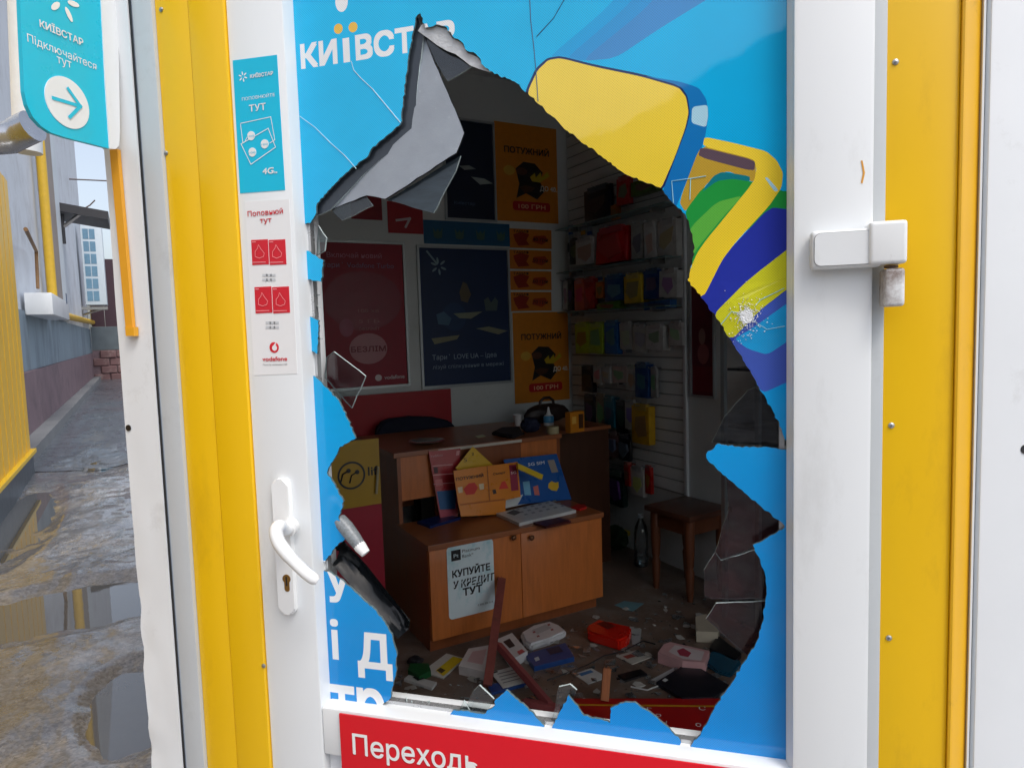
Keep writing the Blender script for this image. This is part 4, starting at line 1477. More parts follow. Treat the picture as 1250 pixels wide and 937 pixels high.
t, r = poster('framed_poster', WB, (511, 301, 623, 471), (4, 40, 84), 'framed navy poster with star emblem and floating shelves picture', frame=0.016)
star(WB, 535, 325, 0.055, col((120, 145, 160)), t, 6, 0.004)
line(WB, [(521, 307), (533, 322)], 0.012, col((120, 145, 160)), t, c=0.004)
pr(WB, t, r, 0.24, 0.40, 0.50, 0.60, (8, 52, 98), shape='oval')
pr(WB, t, r, 0.12, 0.63, 0.42, 0.69, (130, 128, 100), shape=[(0, .3), (1, 0), (.9, .5), (.1, 1)])
pr(WB, t, r, 0.36, 0.465, 0.68, 0.515, (130, 136, 116), shape=[(0, .2), (1, 0), (.6, 1), (.2, .9)])
pr(WB, t, r, 0.60, 0.575, 0.96, 0.635, (130, 132, 110), shape=[(0, .2), (.4, 0), (1, .6), (.7, 1)])
pr(WB, t, r, 0.42, 0.25, 0.56, 0.40, (96, 84, 62), shape=[(.1, .5), (.4, 0), (.7, .1), (1, .6), (.7, 1), (.2, .9)])
pr(WB, t, r, 0.70, 0.36, 0.86, 0.46, (76, 92, 92), shape=[(0, .2), (.3, 0), (.5, .4), (.8, 0), (1, .3), (.9, 1), (.1, 1)])
pr(WB, t, r, 0.18, 0.46, 0.34, 0.56, (60, 100, 130), shape=[(0, .2), (.5, 0), (1, .5), (.8, 1), (.1, .9)])
tx(WB, t, r, 'Тариф LOVE UA – ідеа', 0.12, 0.80, 0.82, 0.036, (150, 170, 190))
tx(WB, t, r, 'лізуй спілкування в мережі', 0.12, 0.865, 0.90, 0.028, (140, 160, 180))
t, r = poster('blue_banner_strip', WB, (517, 271, 622, 299), (4, 84, 124), 'teal blue banner strip with small yellow figures over navy poster')
for k in range(4):
    x = 0.10 + 0.245 * k
    pr(WB, t, r, x, 0.3, x + 0.11, 0.78, (66, 100, 92), shape=[(0, 0), (.3, .4), (.5, .1), (.7, .4), (1, 0), (.9, .9), (.5, 1), (.1, .9)])
t, r = poster('dark_poster', WB, (541, 146, 604, 270), (8, 26, 56), 'dark navy poster with pale shelves high behind the grey film flap', frame=0.014)
pr(WB, t, r, 0.30, 0.45, 0.62, 0.50, (150, 160, 160), shape=[(0, .3), (.6, 0), (1, .6), (.3, 1)])
pr(WB, t, r, 0.52, 0.56, 0.95, 0.63, (160, 170, 168), shape=[(0, 0), (.6, .1), (1, .7), (.4, 1)])
tx(WB, t, r, 'Київстар', 0.18, 0.84, 0.58, 0.03, (90, 110, 140))


def orange(box, label):
    t, r = poster('orange_poster', WB, box, (214, 130, 14), label)
    tx(WB, t, r, 'ПОТУЖНИЙ', 0.14, 0.30, 0.86, 0.062, (30, 20, 16), 0.03)
    pr(WB, t, r, 0.26, 0.38, 0.78, 0.76, (30, 24, 24), shape=[(.1, .2), (.35, 0), (.7, .02), (.95, .25), (.85, .5), (1, .75), (.75, 1), (.4, .85), (.1, 1), (.2, .6)])
    pr(WB, t, r, 0.12, 0.43, 0.30, 0.53, (220, 170, 60), shape='oval')
    pr(WB, t, r, 0.54, 0.46, 0.86, 0.58, (200, 170, 20), c=0.004, shape=[(0, .6), (.25, .2), (.3, .6), (.55, .1), (.6, .55), (.9, 0), (1, .4), (.5, 1), (.1, .95)])
    pr(WB, t, r, 0.32, 0.44, 0.50, 0.52, (90, 50, 30), c=0.004, shape='oval')
    pr(WB, t, r, 0.36, 0.62, 0.62, 0.70, (80, 46, 24), c=0.004, shape=[(0, .3), (.4, 0), (1, .2), (.8, .8), (.3, 1)])
    tx(WB, t, r, 'ДО 40.', 0.70, 0.665, 0.98, 0.05, (235, 225, 210), 0.03, c=0.0045)
    pr(WB, t, r, 0.25, 0.79, 0.86, 0.885, (190, 26, 26), c=0.004, shape='round')
    tx(WB, t, r, '100 ГРН', 0.34, 0.862, 0.78, 0.045, (240, 190, 150), 0.02, c=0.0052)


orange((605, 153, 680, 271), 'upper orange poster with black headline, near the ceiling')
orange((627, 381, 694, 490), 'lower orange poster with black headline, above the counter')
for k in range(4):
    y = 280 + 25.5 * k
    t, r = poster('orange_card', WB, (622, y, 673, y + 23), (206, 120, 20), 'small orange price card, %s of four stacked between the orange posters' % ('topmost', 'second from the top', 'third from the top', 'lowest')[k], 'card', group='orange price cards in a column')
    pr(WB, t, r, 0.08, 0.16, 0.46, 0.9, (150, 40, 16), shape=[(0, .2), (.5, 0), (1, .15), (.8, .6), (1, .9), (.3, 1), (.1, .6)])
    pr(WB, t, r, 0.52, 0.30, 0.92, 0.8, (170, 60, 20), shape=[(.1, .1), (.8, 0), (1, .5), (.6, 1), (0, .7)])
    tx(WB, t, r, 'ТАРИФ', 0.08, 0.2, 0.45, 0.13, (40, 20, 16), 0.02)
    tx(WB, t, r, '%d0 грн' % (k + 4), 0.54, 0.62, 0.9, 0.2, (40, 20, 16), 0.02, c=0.005)
t, r = poster('red_plate', WB, (473, 247, 516, 285), (168, 16, 30), 'square red plate with pale tick mark under the torn film', 'plate')
line(WB, [(484, 269), (500, 267), (495, 277)], 0.014, col((210, 190, 190)), t, c=0.004)
t, r = poster('red_plate', WB, (428, 238, 466, 268), (140, 14, 30), 'small dark red plate left of the square one', 'plate')
WB2 = plane_u(U1 - 0.03)
t, r = poster('red_backboard', WB2, (418, 479, 550, 545), (168, 8, 26), 'plain bright red board behind the office chair', 'board', thick=0.02)

# right wall: slatwall with merchandise
WR = plane_v(V1 - 0.001)
sw = thing('slatwall', 'white slatted display wall covered with hanging phone accessories', 'display wall', (V1 - 0.01, 2.7, 0.45))
SLAT = mat('white_slat', (214, 216, 214), rough=0.45, var=0.04)
sa0, sa1 = -3.235, WR.pix(838, 420)[0]
zs = 0.45
while zs < 2.75:
    pbox('slat', WR, sa0, zs, sa1 - 0.012, zs + 0.062, 0, 0.012, SLAT, sw, bev=0.002)
    zs += 0.07
pbox('backing', WR, sa0, 0.44, sa1 - 0.012, 2.78, 0, 0.004, mat('slat_groove', (150, 152, 152), rough=0.6), sw)
pbox('edge_trim', WR, sa1 - 0.0115, 0.44, sa1 + 0.012, 2.78, 0, 0.02, PVC, sw, bev=0.003)
PK = plane_v(V1 - 0.06)
CW, CB, CR, CY, CN, CG, CO = (196, 198, 196), (16, 78, 140), (180, 20, 26), (214, 170, 20), (24, 24, 30), (60, 120, 50), (200, 110, 30)
packs = [
    ('top', [(715, 229, 747, 267, (14, 22, 44), 'large navy box'), (755, 217, 771, 250, (190, 40, 40), 'tall red phone pack'), (747, 250, 756, 268, (170, 100, 30), 'small brown pack'), (774, 219, 804, 237, (70, 100, 30), 'dark green flat pack')]),
    ('second', [(697, 293, 706, 323, CN, 'black slim box'), (707, 291, 729, 323, CW, 'white printed box'), (731, 279, 769, 321, (200, 16, 24), 'big shiny red bag'), (773, 274, 787, 316, (170, 172, 170), 'narrow white earphone pack'), (790, 272, 804, 318, CW, 'white cable pack with dark cord'), (806, 269, 829, 314, (188, 188, 184), 'wide white blister pack')]),
    ('third', [(691, 344, 696, 377, CW, 'thin white box'), (697, 342, 703, 379, CN, 'thin black box'), (704, 342, 715, 379, (200, 90, 70), 'salmon box'), (716, 340, 728, 377, (170, 24, 24), 'red box'), (730, 344, 739, 364, CO, 'small orange box'), (741, 337, 764, 367, CB, 'broad blue pack'), (732, 369, 760, 378, (90, 130, 40), 'flat green pack'), (766, 336, 787, 370, (206, 176, 40), 'yellow pack with black figure'), (788, 330, 808, 365, (10, 60, 130), 'dark blue pack'), (809, 330, 831, 363, (190, 192, 190), 'square white pack'), (790, 367, 822, 377, (30, 90, 150), 'flat blue pack')]),
    ('fourth', [(706, 395, 722, 431, (170, 190, 30), 'left lime pack'), (723, 395, 740, 431, (160, 186, 40), 'right lime pack with blue spots'), (741, 393, 757, 432, (30, 100, 170), 'blue and white pack'), (758, 394, 772, 426, (170, 172, 170), 'grey blister pack'), (774, 398, 791, 430, (186, 188, 184), 'white charger pack'), (793, 398, 814, 427, CW, 'white pack with grey buttons'), (818, 394, 834, 422, (192, 192, 190), 'rightmost white pack')]),
    ('fifth', [(713, 447, 726, 478, CN, 'black cable bundle pack'), (727, 447, 737, 467, (180, 180, 176), 'first little white pack'), (738, 447, 748, 467, (176, 178, 176), 'second little white pack'), (749, 447, 766, 467, (184, 170, 166), 'white pack with red mark'), (767, 447, 778, 476, (182, 184, 182), 'long white pack'), (779, 444, 795, 485, (20, 70, 130), 'long blue pack'), (796, 450, 803, 485, (150, 152, 150), 'thin clear pack')]),
    ('sixth', [(715, 483, 728, 522, (20, 22, 30), 'black tangled pack'), (729, 482, 740, 521, (150, 140, 116), 'beige pack'), (741, 485, 753, 521, (20, 96, 116), 'teal pack'), (754, 490, 765, 528, (18, 20, 26), 'narrow black pack'), (766, 490, 778, 524, (176, 176, 172), 'white pack behind the yellow one'), (775, 495, 796, 541, (206, 160, 14), 'tall yellow pack')]),
    ('seventh', [(726, 526, 732, 552, (210, 180, 20), 'thin yellow strip'), (733, 528, 744, 560, (22, 22, 28), 'black pouch'), (745, 527, 756, 558, (130, 96, 96), 'dusty pink pouch'), (757, 531, 771, 562, (24, 26, 34), 'navy pouch')]),
    ('bottom', [(729, 576, 742, 603, (160, 162, 160), 'grey card pack'), (744, 575, 764, 616, (20, 50, 44), 'dark green bag'), (772, 571, 788, 604, (198, 196, 190), 'white box with black print'), (789, 570, 796, 602, (180, 30, 24), 'thin red box'), (766, 566, 772, 592, (160, 40, 30), 'red box edge')]),
]
rnd = random.Random(21)
HOOK = mat('chrome_hook', (150, 152, 154), rough=0.3, metal=0.9)
for rown, items in packs:
    for (x0, y0, x1, y1, rgb, nm) in items:
        dep = rnd.uniform(0.02, 0.06)
        a0, b0, a1, b1 = rect_px(PK, x0, y0, x1, y1)
        base = PK.p((a0 + a1) / 2, b0)
        kind = 'accessory_bag' if ('bag' in nm or 'pouch' in nm) else 'accessory_box' if 'box' in nm else 'accessory_pack'
        t = thing(kind, '%s on the %s row of the slatted display wall' % (nm, rown), 'pack', base, math.radians(45), IDN, 'phone accessories on the display wall')
        soft = kind == 'accessory_bag'
        mb = MB().box((a0, b0, -dep / 2), (a1, b1, dep / 2), min(0.012 if soft else 0.003, (a1 - a0) * 0.2), seg=2)
        tl = rnd.uniform(-0.05, 0.05)
        cx, cy = (a0 + a1) / 2, b1
        for v in mb.bm.verts:
            x, y, z = v.co
            if soft:
                z *= 0.5 + 0.7 * (b1 - y) / (b1 - b0)
            dx, dy = x - cx, y - cy
            v.co = PK.p(cx + dx * math.cos(tl) - dy * math.sin(tl), cy + dx * math.sin(tl) + dy * math.cos(tl), z)
        mb.done('body', mat('pack_%d_%d_%d' % rgb, rgb, rough=0.3, var=0.18, vscale=14, coat=0.3), t, IDN, smooth=True)
        hh = b1 - b0
        ww = a1 - a0
        rgb2 = tuple(int(min(235, max(18, c * 0.55 + 60 + rnd.uniform(-40, 40)))) // 12 * 12 for c in rgb)
        pts = [(rnd.uniform(.1, .25), rnd.uniform(.2, .35)), (rnd.uniform(.7, .9), rnd.uniform(.15, .4)), (rnd.uniform(.75, .9), rnd.uniform(.55, .8)), (rnd.uniform(.35, .6), rnd.uniform(.7, .9)), (rnd.uniform(.1, .2), rnd.uniform(.5, .7))]
        ppoly('print_patch', PK, [(a0 + ww * x, b1 - hh * y) for x, y in pts], dep / 2 - 0.004, dep / 2 + 0.0012 + (0.012 if soft else 0), col(rgb2), t)
        if hh > 0.11:
            pbox('header', PK, a0 + ww * 0.15, b1 - hh * 0.12, a1 - ww * 0.15, b1 + 0.012, -0.004, dep / 2 + 0.0022, col(tuple(min(230, int(c * 0.6 + 70)) // 10 * 10 for c in rgb)), t)
            MB().tube([PK.p((a0 + a1) / 2, b1 + 0.004, -0.05), PK.p((a0 + a1) / 2, b1 + 0.004, dep / 2 + 0.03), PK.p((a0 + a1) / 2, b1 + 0.014, dep / 2 + 0.036)], 0.0025, 6).done('hook', HOOK, t, IDN)
# glass shelves under two rows
for yl, yr, rn in ((270, 262, 'top'), (327, 320, 'second'), (380, 372, 'third')):
    p0, p1 = WR.pix(694, yl + 3), WR.pix(834, yr - 2)
    zz = (p0[1] + p1[1]) / 2
    mb = MB()
    t = thing('glass_shelf', 'thin glass shelf under the %s row of packs' % rn, 'shelf', WR.p((p0[0] + p1[0]) / 2, zz), math.radians(45), IDN, 'glass shelves on the display wall')
    pbox('plate', WR, sa0 + 0.02, zz - 0.006, p1[0], zz, 0.013, 0.13, mat('shelf_glass', (120, 150, 150), rough=0.1), t)
    for aa in (sa0 + 0.15, p1[0] - 0.15):
        pbox('bracket', WR, aa, zz - 0.03, aa + 0.02, zz - 0.0065, 0.013, 0.11, STEEL, t)

# dark red poster and narrow glass cabinet right of the slatwall
t, r = poster('framed_poster', WR, (843, 338, 874, 485), (104, 14, 34), 'framed dark red poster right of the slatted display wall', frame=0.012)
pr(WR, t, r, 0.3, 0.55, 0.75, 0.72, (150, 80, 80), shape='oval')
pr(WR, t, r, 0.35, 0.42, 0.62, 0.56, (150, 110, 100), shape='oval')
pr(WR, t, r, 0.1, 0.74, 0.9, 0.95, (120, 10, 26))
CPN = plane_v(V1 - 0.28)
a0, b0 = CPN.pix(880, 552)
a1, b1 = CPN.pix(968, 360)
cab = thing('glass_cabinet', 'narrow dark glass display cabinet seen through the right of the hole', 'cabinet', CPN.p((a0 + a1) / 2, 0), math.radians(45), IDN)
ALU = mat('cabinet_aluminium', (150, 158, 160), rough=0.35, metal=0.6)
for a in (a0, (a0 + a1) / 2, a1):
    pbox('upright', CPN, a, 0.0, a + 0.022, b1 + 0.3, -0.02, 0, ALU, cab)
for bb in (0.08, b0 + 0.12, (b0 + b1) / 2 + 0.03, b1):
    pbox('shelf', CPN, a0 + 0.023, bb, a1 - 0.001, bb + 0.012, -0.25, -0.021, mat('dark_shelf', (54, 58, 60), rough=0.3), cab)
pbox('back_panel', CPN, a0, 0.0, a1, b1 + 0.3, -0.27, -0.255, mat('dark_panel', (70, 72, 72), rough=0.4), cab)
pbox('plinth_panel', CPN, a0 + 0.023, 0.0, a1 - 0.001, 0.079, -0.25, -0.022, mat('dark_panel', (70, 72, 72)), cab)

# ================================================================== COUNTER
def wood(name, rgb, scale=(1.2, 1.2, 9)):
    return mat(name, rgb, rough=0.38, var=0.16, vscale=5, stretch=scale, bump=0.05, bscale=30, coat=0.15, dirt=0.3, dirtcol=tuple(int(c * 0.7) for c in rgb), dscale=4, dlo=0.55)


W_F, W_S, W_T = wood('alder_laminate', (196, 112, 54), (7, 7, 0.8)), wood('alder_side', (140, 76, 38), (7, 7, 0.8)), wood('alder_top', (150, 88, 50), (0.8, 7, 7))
LU, LV0, LV1, LZ, TU = 1.97, 0.338, 1.255, 0.492, 2.36
low = thing('cabinet', 'low alder cabinet with two doors in front of the counter', 'cabinet', ((LV0 + LV1) / 2, LU + 0.2, 0))
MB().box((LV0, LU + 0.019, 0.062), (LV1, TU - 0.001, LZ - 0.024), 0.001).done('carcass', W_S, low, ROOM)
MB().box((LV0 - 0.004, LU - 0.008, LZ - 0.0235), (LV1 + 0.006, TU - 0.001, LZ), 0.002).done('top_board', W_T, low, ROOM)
MB().box((LV0 + 0.01, LU + 0.05, 0), (LV1 - 0.01, TU - 0.05, 0.0615)).done('plinth', W_S, low, ROOM)
vm = plane_u(LU).pix(637, 700)[0]
PL = plane_u(LU)
for a, b, kx in ((LV0 + 0.003, vm - 0.0015, 625), (vm + 0.0015, LV1 - 0.003, 647)):
    d = MB().box((a, LU, 0.066), (b, LU + 0.018, LZ - 0.027), 0.0015).done('door', W_F, low, ROOM, smooth=True)
    ka, kb = PL.pix(kx, 655)
    mb = MB().lathe([(0.006, 0), (0.005, 0.008), (0.011, 0.013), (0.013, 0.018), (0.009, 0.024), (0.001, 0.026)], seg=16)
    q = Matrix((PL.ex, PL.ez, PL.n)).transposed().to_4x4()
    q.translation = PL.p(ka, kb)
    for v in mb.bm.verts:
        v.co = q @ v.co
    mb.done('knob', mat('antique_knob', (110, 74, 50), rough=0.3, metal=0.6), d, IDN, smooth=True)
cnt = thing('counter', 'taller brown sales counter behind the low cabinet', 'counter', ((LV0 + LV1) / 2, 2.6, 0))
CZ = 0.835
cv0, cv1, cu1 = LV0 + 0.012, 1.27, 2.98
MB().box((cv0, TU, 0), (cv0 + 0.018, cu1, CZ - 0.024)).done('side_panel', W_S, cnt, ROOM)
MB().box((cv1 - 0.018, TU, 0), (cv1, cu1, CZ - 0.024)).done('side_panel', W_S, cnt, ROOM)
fx = plane_u(TU).pix(531, 600)[0]
fx2 = plane_u(TU).pix(636, 560)[0]
MB().box((cv0 + 0.0185, TU + 0.001, 0.60), (fx, TU + 0.019, CZ - 0.025)).done('front_panel', W_F, cnt, ROOM)
MB().box((cv0 + 0.0185, TU + 0.30, LZ), (fx, TU + 0.31, 0.599)).done('niche_back', W_S, cnt, ROOM)
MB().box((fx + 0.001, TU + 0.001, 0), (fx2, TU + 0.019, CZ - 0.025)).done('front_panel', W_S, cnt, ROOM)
MB().box((fx2 + 0.001, TU + 0.001, 0), (cv1 - 0.0185, TU + 0.019, CZ - 0.025)).done('front_panel', W_F, cnt, ROOM)
MB().box((cv0 - 0.02, TU - 0.012, CZ - 0.0235), (cv1 + 0.008, cu1 + 0.02, CZ), 0.003).done('worktop', W_T, cnt, ROOM)
PT = plane_z(CZ)
MB().box((fx + 0.02, TU - 0.0135, CZ - 0.018), (fx2, TU - 0.0125, CZ - 0.004)).done('edge_strip', mat('pale_edge_band', (206, 200, 186), rough=0.4), cnt, ROOM)
side = thing('side_cabinet', 'dark brown cabinet between the counter and the display wall', 'cabinet', (1.5, 2.75, 0))
MB().box((1.30, 2.52, 0), (1.72, 3.0, 0.80), 0.002).done('body', wood('dark_walnut', (72, 42, 26), (7, 7, 0.8)), side, ROOM)
MB().box((1.29, 2.51, 0.801), (1.73, 3.01, 0.822), 0.002).done('top_board', W_T, side, ROOM)

# credit notice on the cabinet door
PB = plane_u(LU - 0.001)
q = [PB.pix(x, y) for x, y in ((545, 667), (602, 657), (604, 744), (548, 755))]
a0, a1 = (q[0][0] + q[3][0]) / 2, (q[1][0] + q[2][0]) / 2
b1, b0 = (q[0][1] + q[1][1]) / 2, (q[2][1] + q[3][1]) / 2
t = thing('credit_notice', 'pale blue rounded notice with black lettering on the cabinet door', 'notice', PB.p((a0 + a1) / 2, b0), math.radians(45), IDN)
r = (a0, b0, a1, b1)
ppoly('sheet', PB, rrect(a0, b0, a1, b1, 0.018), 0, 0.0015, mat('pale_blue_notice', (222, 236, 240), rough=0.35, var=0.05, vscale=5, dirt=0.7, dirtcol=(120, 196, 206), dscale=7, dlo=0.50), t)
pr(PB, t, r, 0.09, 0.06, 0.29, 0.205, (16, 18, 22), c=0.0022)
tx(PB, t, r, 'Pt', 0.14, 0.16, 0.24, 0.05, (190, 205, 210), 0.02, c=0.0028)
tx(PB, t, r, 'Platinum', 0.32, 0.115, 0.70, 0.045, (30, 34, 38), 0.0, c=0.0024)
tx(PB, t, r, 'Bank*', 0.32, 0.185, 0.56, 0.045, (30, 34, 38), 0.0, c=0.0024)
tx(PB, t, r, 'КУПУЙТЕ', 0.10, 0.43, 0.91, 0.095, (22, 26, 30), 0.035, c=0.0024)
tx(PB, t, r, 'У КРЕДИТ', 0.105, 0.585, 0.985, 0.10, (22, 26, 30), 0.03, c=0.0022, shear=0.1)
tx(PB, t, r, 'У КРЕДИТ', 0.075, 0.57, 0.955, 0.10, (216, 230, 234), 0.0, c=0.0030, shear=0.1)
tx(PB, t, r, 'ТУТ', 0.31, 0.71, 0.72, 0.10, (22, 26, 30), 0.04, c=0.0024)
tx(PB, t, r, '0 800 300 014', 0.62, 0.90, 0.95, 0.028, (70, 84, 90), 0.0, c=0.0024)

# street face of the kiosk right of the door, closing the room
WV0, WV1, WZ0, WZ1 = 0.44, 1.90, 0.06, 2.35  # unseen window opening, added and sized to brighten the interior
for lo, hi in (((0.38, G_Z), (WV0, ZT + 0.3)), ((WV1, G_Z), (V1 + 0.06, ZT + 0.3)), ((WV0 + 0.0005, G_Z), (WV1 - 0.0005, WZ0)), ((WV0 + 0.0005, WZ1), (WV1 - 0.0005, ZT + 0.3))):
    MB().box((lo[0], U0 - 0.09, lo[1]), (hi[0], U0 - 0.03, hi[1])).done('street_wall', PAINT_W, kiosk, ROOM)
swn = MB().box((WV0, U0 - 0.062, WZ0), (WV1, U0 - 0.058, WZ1)).done('added_window', glass_mat('added_window_glass', (0.95, 0.97, 0.97), 0.0), kiosk, ROOM)
for lo, hi in (((WV0, WZ0), (WV0 + 0.05, WZ1)), ((WV1 - 0.05, WZ0), (WV1, WZ1)), ((WV0 + 0.051, WZ0), (WV1 - 0.051, WZ0 + 0.05)), ((WV0 + 0.051, WZ1 - 0.05), (WV1 - 0.051, WZ1))):
    MB().box((lo[0] + 0.001, U0 - 0.08, lo[1] + 0.001), (hi[0] - 0.001, U0 - 0.04, hi[1] - 0.001)).done('added_window_frame', PVC, swn, ROOM)

# ================================================================== THINGS ON THE COUNTERS


def slab(name, label, cat, px, h, rgb, base=0.0, rough=0.35, group=None, bev=0.0):
    """box whose top outline is given in the picture and whose bottom rests at height base"""
    pl = plane_z(base + h)
    q = [pl.pix(*p) for p in px]
    cx, cy = sum(p[0] for p in q) / len(q), sum(p[1] for p in q) / len(q)
    t = thing(name, label, cat, (cx, cy, base), 0, ROOM, group)
    mb = MB().poly([(a, b, base + h) for a, b in q], (0, 0, -h + 0.0008))
    if bev:
        bmesh.ops.bevel(mb.bm, geom=mb.bm.edges[:], offset=bev, segments=2, affect='EDGES')
    mb.done('body', rgb if not isinstance(rgb, tuple) else mat('obj_%d_%d_%d' % rgb, rgb, rough=rough, var=0.12, vscale=12), t, ROOM, smooth=bool(bev))
    return t, pl


def patch(t, pl, px, rgb, c=0.001, name='print_patch'):
    MB().poly([pl.p(*pl.pix(x, y), c) for x, y in px]).done(name, col(rgb), t, IDN)


def leaflet(name, label, cat, px, u, rgb, base, lean=0.0, thick=0.004):
    """upright sheet at depth u, bottom edge on the surface at height base, leaning back by lean"""
    pl = plane_u(u)
    q = [pl.pix(*p) for p in px]
    b0 = min(b for a, b in q)
    base = b0 if base is None else base
    t = thing(name, label, cat, (sum(a for a, b in q) / len(q), u, base), 0, ROOM)
    R_ = Matrix.Rotation(-lean, 4, 'X')

    class LP:
        @staticmethod
        def p(a, b, c=0.0):
            v = R_ @ Vector((0, -c, b - b0))
            return ROOM @ Vector((a, u + v.y, base + v.z))
    LP.pix = pl.pix
    LP.b0 = b0
    mb = MB().poly([LP.p(a, b, thick) for a, b in q], ROOM.to_3x3() @ (R_.to_3x3() @ Vector((0, thick, 0))))
    mb.done('sheet', mat('leaf_%d_%d_%d' % rgb, rgb, rough=0.3, var=0.08, vscale=10, coat=0.2), t, IDN)

    def pp(pts, rgb2, c=0.001, nm='print_patch'):
        MB().poly([LP.p(*pl.pix(x, y), thick + c) for x, y in pts]).done(nm, col(rgb2), t, IDN)

    def tt(body, p0, p1, h, rgb2, bold=0.0, c=0.0016):
        a0, b0_ = pl.pix(*p0)
        a1, _ = pl.pix(*p1)
        vs_, fs_ = fit_text(body, a0, b0_, a1, h, 0.0)
        thick_text(MB(), vs_, fs_, LP.p, thick + c, bold * h).done('lettering', col(rgb2), t, IDN)
    return t, pp, tt


t, pp, tt = leaflet('price_leaflet', 'tall red and blue leaflet leaning left of the orange stand', 'leaflet', [(526, 549), (565, 545), (558, 628), (537, 630)], 2.31, (168, 34, 44), LZ, 0.10)
pp([(534, 597), (557, 595), (556, 618), (537, 619)], (24, 86, 140))
pp([(536, 620), (556, 619), (556, 626), (537, 628)], (180, 70, 90))
tt('Vodafone', (528, 556), (543, 555), 0.012, (220, 180, 180))
for k in range(3):
    pp([(530, 566 + 11 * k), (555, 564 + 11 * k), (555, 565 + 11 * k), (530, 567 + 11 * k)], (216, 160, 160))
pp([(531, 568), (536, 567.5), (536.5, 575), (532, 575.5)], (60, 16, 30))
pp([(532, 583), (541, 582), (542, 590), (533, 591)], (210, 120, 120))
pp([(560, 548), (564, 547.5), (563, 553), (559, 554)], (220, 150, 150))
t, pp, tt = leaflet('yellow_card', 'yellow diamond-turned card standing on its corner behind orange stand', 'card', [(579, 545), (602, 567), (586, 594), (576, 592), (557, 571)], 2.29, (222, 176, 18), None, 0.1)
tt('5', (567, 564), (571, 563), 0.02, (90, 70, 20))
tt('2', (577, 556), (580, 555), 0.014, (90, 70, 20))
t, pp, tt = leaflet('orange_stand', 'orange leaflet stand with black headline on the low cabinet', 'leaflet stand', [(556, 578), (596, 572), (597, 572), (635, 567), (636, 609), (618, 613), (616, 630), (563, 633), (560, 617)], 2.22, (226, 132, 16), LZ, 0.12, 0.006)
tt('ПОТУЖНИЙ', (559, 590), (592, 585), 0.014, (40, 20, 12), 0.03)
pp([(567, 600), (574, 593), (581, 592), (585, 598), (580, 606), (570, 607)], (214, 44, 30))
pp([(560, 598), (566, 597), (566, 604), (561, 605)], (236, 210, 170))
pp([(586, 594), (592, 593), (592, 600), (587, 601)], (236, 210, 170))
pp([(624, 571), (633, 570), (634, 601), (625, 602)], (150, 20, 60))
tt('5G', (625.5, 582), (632, 581), 0.013, (236, 200, 200), 0.02, 0.002)
tt('Смарт', (604, 583), (619, 581), 0.010, (60, 26, 12), 0.02)
pp([(610, 600), (614, 591), (618, 590), (622, 599)], (220, 50, 30))
pp([(602, 601), (606, 600), (607, 605), (603, 606)], (50, 26, 20))
pp([(596.6, 572.5), (597.8, 572.3), (599, 615), (597.6, 615.2)], (170, 90, 10))
pp([(562, 618), (617, 611), (617, 613), (562, 620)], (190, 100, 10))
t, pp, tt = leaflet('sim_board', 'blue board with yellow flower, leaning right of the orange stand', 'leaflet', [(619, 559), (684, 552), (697, 607), (625, 614)], 2.27, (14, 84, 160), LZ, 0.16)
tt('5G SIM', (648, 567), (668, 564), 0.016, (220, 226, 232), 0.02)
pp([(672, 560), (680, 559), (684, 574), (676, 575)], (150, 140, 130))
pp([(640, 586), (648, 585), (649, 602), (641, 602)], (120, 186, 220))
pp([(652, 592), (658, 590), (659, 602), (653, 602)], (206, 110, 100))
pp([(671, 588), (675, 585), (679, 587), (683, 586), (683, 592), (680, 597), (674, 596), (670, 593)], (224, 180, 30))
t, pp, tt = leaflet('yellow_box', 'thin yellow box lying tilted across the blue board', 'box', [(631, 565), (661, 579), (659, 585), (631, 572)], 2.19, (222, 186, 20), None, 0.1, 0.02)
# white open phone box
t, pl = slab('open_phone_box', 'open white phone box with raised lid on the low cabinet', 'box', [(606, 626), (634, 638), (703, 622), (671, 611)], 0.016, (206, 208, 206), LZ)
lidp = plane_z(LZ + 0.016)
A0, A1 = lidp.pix(608, 622), lidp.pix(684, 606)
lp = [(A0[0], A0[1], LZ + 0.016), (A1[0], A1[1], LZ + 0.016), (A1[0] + 0.002, A1[1] + 0.004, LZ + 0.082), (A0[0] + 0.002, A0[1] + 0.004, LZ + 0.058)]
MB().poly(lp, (0.004, 0.012, 0.002)).done('lid', mat('box_white', (214, 216, 214), rough=0.4, var=0.05), t, ROOM)
for k in range(6):
    x, y = 640 + 9 * k, 629 - 2.1 * k
    for j in range(3):
        patch(t, pl, [(x - 5 * j + 1, y - 3 * j), (x - 5 * j + 5, y - 3 * j - 1), (x - 5 * j + 3, y - 3 * j - 2.4), (x - 5 * j - 1, y - 3 * j - 1.4)], (150, 156, 158))
patch(t, pl, [(618, 626), (628, 629), (637, 625), (627, 622)], (60, 60, 62))
slab('dark_phone', 'dark red phone case overhanging the front edge of the cabinet', 'phone', [(651, 637), (666, 642), (697, 635), (682, 631)], 0.012, (70, 24, 24), LZ)
slab('red_pouch', 'small red pouch at the right end of the low cabinet', 'pouch', [(697, 619), (704, 615), (714, 615), (716, 618), (708, 621)], 0.010, (190, 36, 34), LZ)
t, pl = slab('blue_booklet', 'blue booklet with white page edges on the cabinet left end', 'booklet', [(509, 636), (541, 627), (562, 631), (525, 642)], 0.012, (24, 44, 100), LZ)
